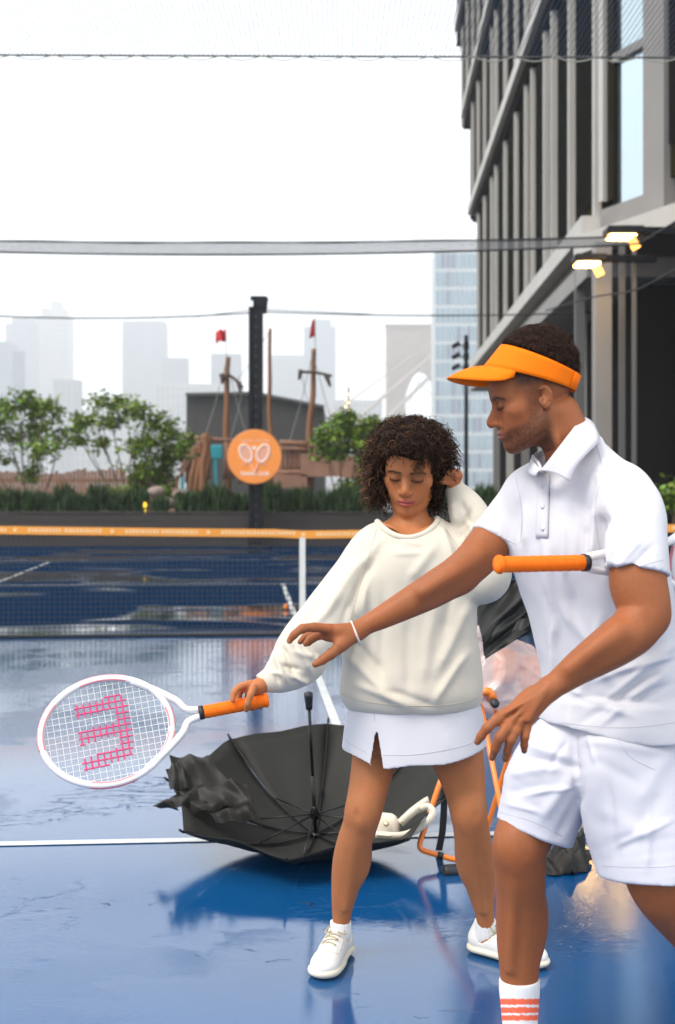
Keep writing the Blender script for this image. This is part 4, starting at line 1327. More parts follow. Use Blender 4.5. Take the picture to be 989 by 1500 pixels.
for i in range(8):
    a0, a1 = K[i], K[(i + 1) % 8]
    if (i in (2,)): pass
    da = (a1 - a0 + PI) % (2 * PI) - PI
    nu, nv = 9, 12; g = []
    for iu in range(nu):
        row = []
        f_ = iu / (nu - 1); aa = a0 + da * f_
        sagk = 1 - .105 * math.sin(PI * f_) ** .9
        for iv in range(nv):
            t = iv / (nv - 1) * .995 + .005
            kx = 1 - (1 - sagk) * t ** 1.2
            p = can(aa, t, kx)
            p = p + ax * (.010 * math.sin(PI * f_) * t - .022 * math.sin(PI * f_) * t * (1 - t) + .004 * math.sin(f_ * 11 + iv * .5 + i) * t)
            row.append(p)
        g.append(row)
    V, f = sheet(g, .0022, None); mb.add(V, f)
mb.build('canopy', m_canopy, um, True)
m_rib = mat('black_rib_metal', (.012, .012, .014), .28, metal=.3)
runner = UW(0, 0, .055)
for i, a in enumerate(K):
    pts = [can(a, t) + ax * .011 for t in np.linspace(.03, .99, 14)]
    rb = MB().tube(pts, np.linspace(.0042, .0026, 14), 6).build('rib', m_rib, um, True)
    mid = can(a, .45) + ax * .016
    MB().tube([runner, mid], .0032, 6).build('strut', m_rib, rb, True)
    tip = can(a, 1.0); MB().tube([tip, can(a, 1.03) + ax * .004], .005, 6).build('rib_tip', m_rib, rb, True)
MB().tube([UW(0, 0, -.035), UW(0, 0, .22)], .0078, 10).tube([UW(0, 0, .22), UW(0, 0, .50)], .0062, 10).build('shaft', m_rib, um, True)
MB().lathe(UW(0, 0, .035), [(0, 0), (.016, .002), (.017, .03), (.010, .05), (.008, .055)], 14, axis=ax).lathe(UW(0, 0, -.045), [(0, 0), (.02, .002), (.02, .02), (0, .022)], 14, axis=ax).build('runner', m_rib, um, True)
MB().lathe(UW(0, 0, .50), [(0, 0), (.0125, .001), (.014, .02), (.0175, .055), (.017, .068), (0, .072)], 16, axis=ax).build('handle', m_blackr, um, True)

# cloth patches with sharp wandering folds
def drape(corners, nu, nv, folds, noise_amp=.012, fs=9.0, seed=0, th=.0022, nrm=(0, -1, .15), floor=None, bulge=0.0):
    """corners = 4 photo points (x, y, D): start-left, start-right, end-right, end-left; folds = (angle, count, amplitude, phase)"""
    c = [P(*q) for q in corners]; nrm = unit(nrm); off = np.array([seed * 1.7, seed * 2.3, seed * .9])
    U, V_ = np.meshgrid(np.linspace(0, 1, nu), np.linspace(0, 1, nv), indexing='ij'); u = U.ravel(); v = V_.ravel()
    p = (np.outer((1 - u) * (1 - v), c[0]) + np.outer(u * (1 - v), c[1]) + np.outer(u * v, c[2]) + np.outer((1 - u) * v, c[3]))
    w1 = vnoise(p + off, fs * .6); w2 = vnoise(p * 1.0 + off * 2, fs * 1.5); d = np.zeros(len(p))
    for ang, cnt, amp, ph in folds:
        s = (u - .5) * math.cos(ang) + (v - .5) * math.sin(ang) + .10 * w1 + .035 * w2
        k = np.abs(np.sin(PI * cnt * s + ph)); d += amp * (1 - k ** 1.4) * (.7 + .5 * w2)
    d += noise_amp * (w2 + .3 * vnoise(p + off, fs * 3.0)) + bulge * np.sin(PI * u) * np.sin(PI * v)
    p = p + np.outer(d, nrm) + np.column_stack([.5 * noise_amp * vnoise(p + off * 3, fs * 2), 0 * u, .9 * noise_amp * vnoise(p + off * 4, fs * 2)])
    if floor is not None: p[:, 2] = np.maximum(p[:, 2], floor + .002 * u)
    return sheet(p.reshape(nu, nv, 3), th, None)

m_crump = mat('crumpled_black_cloth', (0.024, 0.022, 0.019), 0.55, .2, 8, bump=.25, bscale=60, spec=.28)
cr_ = MB()
for a_ in (
    ([(249, 1110, 5.05), (305, 1112, 5.1), (352, 1168, 4.98), (262, 1172, 4.93)], 46, 34, [(.15, 1.7, .05, .3), (1.2, 1.5, .025, 1)], .008, 7, 1),
    ([(244, 1128, 4.98), (262, 1118, 5.0), (285, 1160, 4.92), (250, 1158, 4.9)], 24, 24, [(.4, 2.0, .04, 1.1)], .010, 10, 2),
    ([(262, 1165, 4.93), (362, 1148, 4.96), (372, 1186, 4.84), (285, 1197, 4.84)], 56, 34, [(-.2, 2.6, .05, .2), (1.4, 1.2, .03, 2)], .009, 8, 3),
    ([(243, 1172, 4.93), (300, 1150, 4.95), (310, 1192, 4.84), (252, 1184, 4.88)], 36, 24, [(.5, 1.8, .04, 0)], .009, 9, 4),
    ([(223, 1181, 4.92), (246, 1168, 4.92), (262, 1186, 4.88), (236, 1184, 4.9)], 18, 12, [(1.5, 1.2, .012, 0)], .006, 14, 5),
    ([(300, 1180, 4.88), (364, 1178, 4.86), (386, 1208, 4.80), (318, 1206, 4.80)], 44, 26, [(.1, 2.3, .04, .7), (1.2, 1.2, .02, 0)], .009, 9, 6)):
    V, f = drape(a_[0], a_[1], a_[2], a_[3], a_[4], a_[5], a_[6], nrm=(0, -.8, .6), bulge=.03); cr_.add(V, f)
cr_.build('crumpled_panel', m_crump, um, True)

# ================================================================== folding stand with bags, right of the woman
m_ot = mat('orange_tube', (0.90, 0.22, 0.02), .35, coat=.4)
m_blackc = mat('black_cover_cloth', (0.016, 0.016, 0.015), .5, .15, 6, bump=.15, bscale=20, spec=.3)
st = empty('folding_stand', (P(690, 0, 4.9)[0], 4.9, 0), 'orange tubular folding stand with black strap standing right of the woman', 'stand')
def ppath(rows, n=6): return smooth_path([P(*r) for r in rows], n)
def fil(rows, rr_, k=.35):
    """polyline with rounded bends"""
    p = [P(*r) for r in rows]; out = [p[0]]
    for i in range(1, len(p) - 1):
        L0 = np.linalg.norm(p[i] - p[i - 1]); L1 = np.linalg.norm(p[i + 1] - p[i]); c = min(rr_, L0 * .45, L1 * .45)
        a = p[i] + (p[i - 1] - p[i]) / L0 * c; b = p[i] + (p[i + 1] - p[i]) / L1 * c
        for t in np.linspace(0, 1, 7): out.append(a * (1 - t) ** 2 + p[i] * 2 * t * (1 - t) + b * t * t)
    out.append(p[-1]); return out
MB().tube(fil([(700, 1010, 4.95), (644, 1148, 4.76), (612, 1244, 4.72), (668, 1260, 4.70), (720, 1262, 4.75), (745, 1240, 4.8), (700, 1010, 4.97)], .03), .0105, 10).build('leg_frame', m_ot, st, True)
MB().tube(fil([(702, 1012, 4.9), (722, 1030, 4.92), (748, 1100, 5.0), (712, 1218, 5.05), (690, 1252, 4.95), (668, 1256, 4.85)], .03), .0105, 10).build('leg_frame', m_ot, st, True)
MB().tube(fil([(706, 1014, 4.88), (718, 1012, 4.88), (724, 1026, 4.88)], .02), .016, 10).build('hinge', m_ot, st, True)
g = [[P(x + dx_, y, 4.86) for dx_ in (0, 10)] for x, y in ((646, 1152), (646, 1172), (645, 1195), (643, 1220), (638, 1246))]
V, f = sheet(g, .002, (0, -1, 0)); MB().add(V, f).build('strap', m_blackr, st)
MB().lathe(P(724, 1029, 4.86), [(0, 0), (.017, 0), (.017, .03), (0, .03)], 12, axis=(0, -1, 0)).build('end_cap', m_blackr, st, True)
MB().tube([P(641, 1252, 4.708), P(649, 1254.5, 4.706)], .0135, 10).build('clip', m_blackr, st, True)
MB().lathe(P(650, 1148, 4.77) , [(0, 0), (.010, 0), (.010, .02), (0, .022)], 10, axis=unit([-.2, 0, .9])).build('tube_cap', m_white, st, True)
c = P(667, 1277, 4.60); MB().lathe(c + [-.045, 0, .0], [(0, 0), (.022, .002), (.025, .012), (.025, .075), (.022, .085), (0, .088)], 16, axis=(1, .25, 0)).tube([c + [.0, .01, .01], c + [.11, .06, .035]], .012, 8).build('foot', m_blackr, st, True)

S = SDF()
S.u(ell(P(748, 985, 5.02), (.135, .12, .15)), .03).u(ell(P(730, 1000, 4.98), (.10, .10, .12)), .04).u(ptube([(752, 1020, 5.0, 22), (765, 1045, 5.0, 16), (775, 1085, 5.0, 9)]), .05)
S.u(ptube([(700, 930, 4.98, 12), (699, 980, 4.98, 14), (702, 1005, 4.98, 10)]), .03)
S.inter(half(P(690, 1013, 4.95), (0.08, 0, 1))) if False else None
m_plastic = bpy.data.materials.new('translucent_plastic'); m_plastic.use_nodes = True
b = m_plastic.node_tree.nodes['Principled BSDF']; b.inputs['Base Color'].default_value = (.93, .76, .71, 1); b.inputs['Roughness'].default_value = .22
b.inputs['Alpha'].default_value = .55; b.inputs['Subsurface Weight'].default_value = 0.0; b.inputs['Specular IOR Level'].default_value = .6
shape('plastic_bag', S, .008, m_plastic, None, disp=lambda p: .018 * vnoise(p, 8) - .030 * np.abs(vnoise(p @ rotz(.3) * [1, 1, .45] + .1 * vnoise(p, 5)[:, None], 13)) ** .8 - .014 * np.abs(vnoise(p * [.6, 1, 1] + 3, 27)) ** .8 + .012, relax=2)
bagO = COL.objects[-1]; tag(bagO, 'translucent whitish plastic bag with orange things inside, on the folding stand', 'bag')
tag(MB().lathe(P(741, 975, 5.0), [(0, -.07), (.045, -.06), (.055, 0), (.04, .06), (0, .07)], 14, axis=(.2, 0, 1)).build('orange_cone', m_ot, None, True), 'small orange training item inside the plastic bag, just below the black cover', 'training cone', 'orange items in the plastic bag')
tag(MB().lathe(P(776, 985, 5.02), [(0, -.08), (.045, -.07), (.055, 0), (.04, .06), (0, .07)], 14, axis=(-.2, 0, 1)).build('orange_cone', m_ot, None, True), 'small orange training item inside the plastic bag, beside the man\'s shirt', 'training cone', 'orange items in the plastic bag')

# black cover draped over the top
cv = MB()
for a_ in (
    ([(694, 858, 4.90), (800, 842, 4.98), (806, 905, 4.90), (709, 964, 4.80)], 70, 50, [(1.15, 2.0, .05, .5), (.75, 3.2, .020, 1.4)], .010, 6, 7),
    ([(706, 925, 4.84), (785, 868, 4.90), (806, 902, 4.88), (710, 966, 4.79)], 60, 26, [(1.5, 1.6, .035, .5), (1.3, 3.1, .014, .2)], .006, 8, 8)):
    V, f = drape(a_[0], a_[1], a_[2], a_[3], a_[4], a_[5], a_[6]); cv.add(V, f)
cv.build('black_cover', m_blackc, None, True)
tag(COL.objects[-1], 'black crumpled cloth cover lying over the plastic bag beside the woman\'s hip', 'cover')

# black cloth dropped on the court behind the man's legs
dc = MB()
for a_ in (
    ([(776, 1270, 4.86), (850, 1232, 4.95), (868, 1262, 4.75), (800, 1290, 4.66)], 44, 30, [(.3, 2.6, .06, .5), (1.3, 1.7, .03, .3)], .02, 9, 9),
    ([(790, 1272, 4.72), (866, 1254, 4.78), (862, 1290, 4.62), (803, 1306, 4.58)], 44, 30, [(-.3, 2.8, .05, 0), (1.2, 1.7, .03, 1)], .02, 10, 10)):
    V, f = drape(a_[0], a_[1], a_[2], a_[3], a_[4], a_[5], a_[6], nrm=(0, -.4, .9), floor=.006, bulge=.07); dc.add(V, f)
dc.build('dropped_cloth', m_crump, None, True)
tag(COL.objects[-1], 'black crumpled cloth lying on the wet court behind the man\'s legs', 'cloth')

# cream shoulder bag on the umbrella's right edge
m_cream = mat('cream_leather', (.74, .66, .53), .5, .05, 20)
sbg = empty('shoulder_bag', P(565, 1212, 4.72), 'small cream shoulder bag with a looping strap lying at the umbrella rim', 'bag')
S = SDF().u(loft([(0, 0, 0, .046, .024, 0), (.02, 0, 0, .050, .027, 0), (.05, 0, 0, .048, .026, 0), (.072, 0, 0, .036, .018, 0), (.080, 0, 0, .02, .008, 0)], 3.2, frame=(P(566, 1223, 4.72), np.array([unit([1, .1, -.03]), unit(np.cross(unit([.10, .15, 1]), [1, .1, -.03])), unit([.10, .15, 1])]).T)), .0)
shape('case', S, .004, m_cream, sbg)
MB().tube([P(552, 1222, 4.66) , P(570, 1224.5, 4.66), P(583, 1222, 4.67)], .0035, 6).build('piping', m_cream, sbg, True)
MB().lathe(P(566, 1207, 4.685), [(0, 0), (.010, 0), (.009, .004), (0, .005)], 14, axis=(0, -1, .1)).build('emblem', mat('gold_hardware', (.55, .45, .28), .3, metal=.8), sbg, True)
def ribbon(rows, w_, th, nrm):
    p = smooth_path([P(*r) for r in rows], 8); t = np.gradient(p, axis=0); t /= np.linalg.norm(t, axis=1)[:, None]
    s = np.cross(t, nrm); s /= np.linalg.norm(s, axis=1)[:, None]
    g = np.stack([p - s * w_ / 2, p + s * w_ / 2], 1); return sheet(g, th, None)
V, f = ribbon([(550, 1222, 4.67), (585, 1224, 4.66), (610, 1216, 4.66), (628, 1202, 4.66), (634, 1190, 4.67), (628, 1182, 4.68), (618, 1184, 4.69), (604, 1192, 4.7), (588, 1206, 4.7)], .026, .003, (0, 1, 0))
MB().add(V, f).build('strap', m_cream, sbg, True)
V, f = ribbon([(586, 1206, 4.68), (603, 1190, 4.68), (620, 1177, 4.7), (628, 1172, 4.72)], .030, .003, (0, 1, 0))
MB().add(V, f).build('strap', m_cream, sbg, True)
MB().lathe(P(589, 1205, 4.66), [(0, 0), (.005, 0), (.004, .004), (0, .004)], 8, axis=(0, -1, 0)).build('rivet', MATS['gold_hardware'], sbg)
o = MB().lathe(PG(419, 893) + [0, 0, .033], [(0, -.033), (.012, -.031), (.023, -.023), (.031, -.012), (.033, 0), (.031, .012), (.023, .023), (.012, .031), (0, .033)], 16).build('tennis_ball', mat('orange_felt', (.9, .25, .04), .9), None, True)
tag(o, 'small orange ball on the far court beside the white centre line', 'ball')
# ================================================================== people
def rotz(a): c, s = math.cos(a), math.sin(a); return np.array([[c, -s, 0], [s, c, 0], [0, 0, 1.0]])
def rotx(a): c, s = math.cos(a), math.sin(a); return np.array([[1.0, 0, 0], [0, c, -s], [0, s, c]])
def roty(a): c, s = math.cos(a), math.sin(a); return np.array([[c, 0, s], [0, 1.0, 0], [-s, 0, c]])

class Frame:
    """head frame: x to the image right when the face looks at the camera, -y out of the face, z up"""
    def __init__(s, o, R, k=1.0): s.o = np.array(o, float); s.R = np.array(R, float); s.k = k
    def w(s, p): return s.o + (np.atleast_2d(p) * s.k) @ s.R.T
    def l(s, p): return ((p - s.o) @ s.R) / s.k

def head(S, fr, male=False):
    k = fr.k
    E = lambda c, r, kk=0.0, rot=None: S.u(ell(fr.w(c)[0], np.array(r) * k, fr.R if rot is None else fr.R @ rot), kk * k)
    X = lambda c, r, kk=0.0, rot=None: S.sub(ell(fr.w(c)[0], np.array(r) * k, fr.R if rot is None else fr.R @ rot), kk * k)
    T = lambda pts, r, kk=0.0: S.u(tube(fr.w(pts), np.array(r) * k), kk * k)
    XT = lambda pts, r, kk=0.0: S.sub(tube(fr.w(pts), np.array(r) * k), kk * k)
    E((0, .016, .040), (.076, .096, .084))                                   # cranium
    E((0, -.050, .040), (.056, .042, .050), .03)                             # forehead
    E((0, -.022, -.030), (.062 if not male else .064, .062, .078), .03)      # face
    jw = .050 if not male else .056
    for s in (-1, 1):
        T([(s * jw, .022, -.040), (s * jw * .93, .000, -.070), (s * .026, -.050, -.096), (0, -.066, -.101)], (.016, .016, .014, .014), .028)
        E((s * .046, -.052, -.020), (.022, .022, .020), .022)                # cheek
        E((s * .032, -.058, -.048), (.018, .022, .022), .02)
    E((0, -.026, -.074), (.044, .044, .030), .03)
    E((0, -.074, -.099), (.016, .013, .013), .016)                           # chin
    T([(-.052, -.058, .016), (-.030, -.077, .022), (0, -.082, .016), (.030, -.077, .022), (.052, -.058, .016)], (.006, .0085, .007, .0085, .006), .018)
    for s in (-1, 1): X((s * .031, -.097, .000), (.021, .018, .0125), .014)  # sockets
    for s in (-1, 1):
        E((s * .031, -.0705, -.001), (.0150, .0155, .0125), .004)            # closed lids
        E((s * .031, -.0725, -.0105), (.016, .012, .006), .006)              # lower lid bag
    # nose
    tipy = -.110 if not male else -.1145
    tz = -.036 if not male else -.038
    T([(0, -.074, .012), (0, -.084, -.012), (0, -.092, -.032)], (.010, .012, .012), .008)
    T([(0, -.080, .010), (0, -.090, -.008), (0, tipy + .006, tz + .008), (0, tipy + .008, tz)], (.0075, .0075, .0095, .0105) if not male else (.009, .0090, .0095, .0108), .010)
    for s in (-1, 1):
        E((s * .0125, -.094, tz - .003), (.0075, .010, .0070), .006)
        X((s * .0072, tipy + .014, tz - .0115), (.0030, .0050, .0032), .003)
    # mouth
    E((0, -.076, -.064), (.030, .017, .022), .018)
    XT([(0, -.102, -.048), (0, -.098, -.056)], (.0025, .003), .005)
    T([(-.0245, -.083, -.0680), (-.012, -.0935, -.0635), (0, -.0955, -.0645), (.012, -.0935, -.0635), (.0245, -.083, -.0680)], (.0018, .0040, .0040, .0040, .0018), .003)
    T([(-.022, -.084, -.0700), (-.010, -.0925, -.0745), (0, -.0945, -.0755), (.010, -.0925, -.0745), (.022, -.084, -.0700)], (.0018, .0050, .0056, .0050, .0018), .003)
    XT([(-.025, -.088, -.0690), (-.012, -.0985, -.0688), (0, -.1000, -.0692), (.012, -.0985, -.0688), (.025, -.088, -.0690)], (.0010, .0018, .0020, .0018, .0010), .0015)
    for s in (-1, 1):                                                          # ears
        r = rotx(-.22) @ rotz(s * .30)
        E((s * .078, .020, -.006), (.0075, .0195, .031), .005, r)
        X((s * .090, .014, -.002), (.0150, .0112, .0190), .002, r)
        E((s * .0795, .010, -.010), (.005, .005, .008), .003, r)
        T([(s * .083, .028, .012), (s * .085, .034, .000), (s * .083, .030, -.016)], (.0034, .0036, .0030), .002)
        T([(s * .0825, .020, .020), (s * .0845, .030, .014), (s * .083, .035, -.002), (s * .082, .030, -.022), (s * .081, .016, -.032)], (.0028, .003, .003, .003, .0035), .002)

NAILS = []; CREASES = []
def skin_colors(base, fr, male, extra=None):
    base = np.array(base)
    def f(V):
        c = np.tile(base, (len(V), 1))
        n1 = vnoise(V, 18); n2 = vnoise(V, 70)
        n4 = vnoise(V, 6); n5 = vnoise(V, 160)
        c = c * (1 + .07 * n1 + .05 * n2 + .05 * n4 + (.05 if male else .03) * n5)[:, None] * np.column_stack([1 + 0 * n1, 1 - .05 * n1 - .03 * n2, 1 - .08 * n1])
        L = fr.l(V); near = (np.abs(L) < .16).all(1)
        x, y, z = L[:, 0], L[:, 1], L[:, 2]; ax_ = np.abs(x); front = near & (y < -.05)
        def blend(mask, col): 
            m = np.clip(mask, 0, 1)[:, None]; return c * (1 - m) + np.array(col) * m
        g = lambda q: np.exp(-q)
        # warmer cheeks, nose tip
        m = near * .35 * g(((ax_ - .04) / .018) ** 2 + ((z + .028) / .018) ** 2) * (y < -.02); c = blend(m, base * [1.12, .78, .72])
        m = front * .30 * g((x / .014) ** 2 + ((z + .036) / .012) ** 2); c = blend(m, base * [1.1, .8, .75])
        # lips
        up = front * (ax_ < .025) * g((np.maximum(np.abs(z + .0645 + .06 * ax_) - (.0050 - .10 * ax_), 0) / .0010) ** 2)
        lo_ = front * (ax_ < .023) * g((np.maximum(np.abs(z + .0745 - .10 * ax_) - (.0060 - .14 * ax_), 0) / .0012) ** 2)
        lip = np.array([.42, .085, .075]) if not male else np.array([.25, .085, .062])
        c = blend(.85 * np.clip(up + lo_, 0, 1), lip)
        m = front * (ax_ < .024) * g(((z + .0690) / .0013) ** 2); c = blend(.9 * m, (.07, .015, .012))
        # brows
        bz = .0185 + .10 * (ax_ - .018) - 2.6 * np.maximum(ax_ - .038, 0) ** 1.35
        th = .0046 - .055 * np.maximum(ax_ - .030, 0)
        m = near * (y < -.035) * (ax_ > .010) * (ax_ < .055) * g((np.maximum(np.abs(z - bz) - th * .6, 0) / .0016) ** 2) * np.clip((ax_ - .009) / .005, 0, 1)
        c = blend((.85 + .15 * n2) * m, (.030, .016, .010))
        # lash line, lid crease, and lid shading painted into the skin colour
        lz = -.0075 + 9.0 * (ax_ - .031) ** 2
        m = near * (y < -.045) * (np.abs(ax_ - .031) < .0175) * g(((z - lz) / .0033) ** 2); c = blend(.97 * m, (.018, .010, .008))
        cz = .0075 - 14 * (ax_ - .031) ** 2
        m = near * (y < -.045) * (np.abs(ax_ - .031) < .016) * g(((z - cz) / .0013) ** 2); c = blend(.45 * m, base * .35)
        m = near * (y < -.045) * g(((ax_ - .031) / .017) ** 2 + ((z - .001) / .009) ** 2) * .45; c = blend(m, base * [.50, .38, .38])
        if male:
            # trimmed beard, moustache, faded sides
            n3 = vnoise(V, 260) * .5 + vnoise(V, 420) * .5
            bd = near * np.clip((-.042 - z + .40 * np.maximum(y + .03, 0) * 1.0 - np.maximum(-.02 - y, 0) * .22) / .014, 0, 1) * (z > -.135) * np.clip((.030 - y) / .02, 0, 1)
            side = near * (ax_ > .045) * np.clip((y + .035) / .018, 0, 1) * np.clip((.014 - y) / .01, 0, 1) * np.clip((.03 - z) / .02, 0, 1) * (z > -.08) * .8
            mu = front * (ax_ < .032) * g(((z + .0540) / .0045) ** 2) * (y > -.1)
            bd = np.clip(bd + .9 * side + .7 * mu, 0, 1) * (1 - np.clip(up + lo_, 0, 1))
            c = blend(bd * (.60 + .34 * n3), (.028, .016, .011))
            fade = near * np.clip((z - .006 + .25 * np.maximum(y - .05, 0)) / .035, 0, 1) * np.clip((y + .050) / .022, 0, 1)
            c = blend(fade * (.80 + .2 * n3), (.022, .013, .009))
        for q in NAILS:                                     # finger nails
            cc = P(*q[:3]); m = np.exp(-(((V - cc) ** 2).sum(1) / (q[3] ** 2)) ** 2) * .6; c = blend(m, base * [1.55, 1.9, 2.3])
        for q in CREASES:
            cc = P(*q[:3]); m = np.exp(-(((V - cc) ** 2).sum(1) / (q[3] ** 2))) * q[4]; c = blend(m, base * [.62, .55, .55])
        if extra is not None: c = extra(V, c)
        return np.clip(c, 0, 1)
    return f

m_skinw = mat('warm_tan_skin', (.5, .25, .13), .52, attr=True, sss=.07, bump=.35, bscale=260, spec=.24, bdist=.0010)
m_skinm = mat('brown_skin', (.4, .18, .09), .50, attr=True, sss=.06, bump=.40, bscale=240, spec=.24, bdist=.0011)
SKW = (.44, .160, .060); SKM = (.31, .100, .036)

def finger(S, rows, k=.0035, n=4):
    """rows (photo x, y, D, half width px)"""
    S.u(ptube(rows, n=n), k)
    for r in rows[1:-1]:                                    # knuckle swell
        c = P(*r[:3]); rr_ = r[3] * r[2] / F
        S.u(ell(c, (rr_ * 1.10, rr_ * 1.05, rr_ * 1.10)), .003)

# ------------------------------------------------------------------ the woman
DW = 3.72
wo = empty('person', (P(590, 0, DW)[0], DW, 0), 'curly haired woman in cream sweatshirt and white skirt, looking down at her racket', 'person', 'the two players')
frW = Frame(P(601.5, 685, DW + .01), rotz(math.radians(-11)) @ roty(math.radians(3.5)) @ rotx(math.radians(22)), 1.04)
S = SDF()
S.u(loft([(P(0, 1095, DW)[2], P(602, 0, DW)[0], DW + .02, .150, .100, 0), (P(0, 1020, DW)[2], P(603, 0, DW)[0], DW + .02, .165, .11, 0), (P(0, 940, DW)[2], P(600, 0, DW)[0], DW + .01, .125, .09, 0),
          (P(0, 860, DW)[2], P(600, 0, DW)[0], DW + .01, .145, .10, 0), (P(0, 800, DW)[2], P(602, 0, DW)[0], DW + .02, .150, .09, 0), (P(0, 775, DW)[2], P(603, 0, DW)[0], DW + .02, .115, .06, 0)], 2.3))
S.u(ptube([(603, 800, DW + .02, 34), (602, 770, DW + .040, 26), (601, 745, DW + .070, 23.5), (601, 700, DW + .085, 24)]), .03)
S.u(ptube([(560, 790, DW + .02, 20), (583, 774, DW + .03, 17), (602, 772, DW + .03, 20), (622, 774, DW + .03, 17), (650, 794, DW + .03, 14)]), .03)   # shoulder line
for s in (-1, 1): S.u(ptube([(601 + s * 6, 786, DW - .052, 3.2), (601 + s * 24, 774, DW - .048, 3.0), (601 + s * 42, 767, DW - .02, 3)]), .014)   # collar bones
for s in (-1, 1): S.u(ptube([(601 + s * 6, 785, DW - .035, 3.0), (601 + s * 24, 728, DW + .06, 5)]), .02)
head(S, frW)
# arms
S.u(ptube([(556, 795, DW, 24), (500, 870, 3.66, 21), (445, 950, 3.58, 17), (425, 975, 3.56, 15.5), (388, 1001, 3.52, 10.5)]), .02)
S.u(ptube([(648, 805, DW, 18), (690, 832, 3.70, 18), (722, 845, 3.70, 17), (700, 790, 3.72, 15), (668, 722, 3.76, 10), (664, 712, 3.765, 9)]), .02)
# right hand on the grip: palm over the top of the handle, fingers wrapped
gD = 3.49
S.u(ell(P(373, 1008, 3.505), (.030, .022, .019), roty(math.radians(-28)) @ rotz(.1)), .012)
S.u(ptube([(388, 1001, 3.52, 9.5), (380, 1005, 3.505, 11), (368, 1008, 3.50, 10)]), .012)
finger(S, [(366, 1002, 3.495, 6.0), (352, 1006, 3.480, 5.2), (343, 1014, 3.462, 4.6), (341, 1026, 3.455, 4.0)])
finger(S, [(372, 1006, 3.470, 5.8), (367, 1018, 3.455, 5.2), (363, 1031, 3.452, 4.8), (361, 1040, 3.462, 4.0)])
finger(S, [(366, 1004, 3.515, 5.6), (352, 1012, 3.535, 5.0), (350, 1030, 3.535, 4.6), (356, 1038, 3.505, 4.0)])
finger(S, [(372, 1006, 3.525, 5.6), (364, 1018, 3.545, 5.0), (364, 1034, 3.535, 4.6), (371, 1038, 3.505, 4.0)])
finger(S, [(380, 1008, 3.525, 5.2), (375, 1020, 3.545, 4.6), (376, 1034, 3.530, 4.2), (383, 1035, 3.500, 3.8)])
# left hand in the hair
S.u(ell(P(664, 704, 3.745), (.022, .016, .026), roty(.35)), .012)
for (x0, y0, x1, y1, x2, y2, dd) in ((668, 698, 664, 691, 655, 690, -.03), (662, 698, 656, 693, 646, 694, -.03), (659, 702, 651, 699, 641, 701, -.025), (657, 707, 649, 706, 640, 709, -.02)):
    finger(S, [(x0, y0, 3.755 + dd, 4.2), (x1, y1, 3.745 + dd, 3.8), (x2, y2, 3.75 + dd, 3.3)])
finger(S, [(670, 705, 3.745, 4.6), (674, 697, 3.735, 4.1), (671, 690, 3.735, 3.6)])
# legs
def leg(S, rows, cut=None): S.u(ptube(rows, n=6), .03)
leg(S, [(566, 1030, 3.74, 44), (556, 1075, 3.74, 38), (549, 1109, 3.73, 33), (541, 1150, 3.70, 29.5), (533, 1185, 3.68, 27.5), (527, 1210, 3.69, 25.5), (519, 1235, 3.71, 25.5), (511, 1270, 3.74, 24.5), (505, 1305, 3.76, 19.5), (501, 1335, 3.78, 14.5), (500, 1362, 3.79, 12), (499, 1378, 3.79, 12)])
leg(S, [(640, 1030, 3.75, 46), (658, 1075, 3.75, 42), (670, 1109, 3.74, 38.5), (680, 1150, 3.72, 31), (686, 1188, 3.70, 27), (690, 1212, 3.71, 26), (694, 1240, 3.74, 27), (700, 1275, 3.77, 25), (706, 1310, 3.79, 19), (710, 1338, 3.80, 14), (712, 1362, 3.81, 12), (712, 1378, 3.81, 12)])
S.u(ell(P(531, 1190, 3.654), (.028, .019, .034)), .04).u(ell(P(688, 1192, 3.674), (.028, .019, .034)), .04)
for (x, y, d) in ((522, 1196, 3.66), (543, 1196, 3.65), (677, 1197, 3.67), (700, 1197, 3.675)): S.sub(ell(P(x, y, d - .055), (.011, .02, .022)), .012)
S.u(ell(P(521, 1250, 3.745), (.045, .040, .085)), .03).u(ell(P(692, 1250, 3.775), (.046, .042, .085)), .03)       # calves
S.u(ptube([(523, 1215, 3.655, 4), (507, 1330, 3.74, 3)]), .02).u(ptube([(690, 1218, 3.67, 4), (708, 1335, 3.76, 3)]), .02)  # shins
# feet inside the shoes
S.u(tube([P(499, 1372, 3.79), [.012, 3.78, .05]], [.024, .018]), .01).u(tube([P(711, 1372, 3.815), [.46, 3.80, .05]], [.024, .018]), .01)
bw = shape('body', S, .0027, m_skinw, wo, colors=skin_colors(SKW, frW, False))

# sweatshirt: body, two sleeves, ribbed bands
m_sweat = mat('cream_fleece', (0.625, 0.565, 0.465), .9, .03, 10, bump=.35, bscale=260, sheen=.25, bdist=.0015, spec=.2)
zP = lambda y, D=DW: CH - (y - HY) / F * D
xP = lambda x, D=DW: (x - CX) / F * D
def lv(rows, D):   # (photo y, left x, right x, depth half, D centre)
    return [(zP(r[0], r[4] if len(r) > 4 else D), xP((r[1] + r[2]) / 2, r[4] if len(r) > 4 else D), r[4] if len(r) > 4 else D, (r[2] - r[1]) / 2 * (r[4] if len(r) > 4 else D) / F, r[3], 0) for r in rows]
S = SDF()
S.u(loft(lv([(1040, 520, 694, .120, DW + .02), (1030, 505, 703, .150, DW + .02), (1010, 497, 707, .165, DW + .02), (980, 500, 705, .160, DW + .02), (930, 508, 698, .145, DW + .015), (870, 520, 692, .140, DW + .01), (825, 526, 690, .135, DW + .01),
             (795, 534, 676, .115, DW + .015), (775, 552, 652, .085, DW + .02), (762, 572, 632, .06, DW + .025)], DW), 2.5))
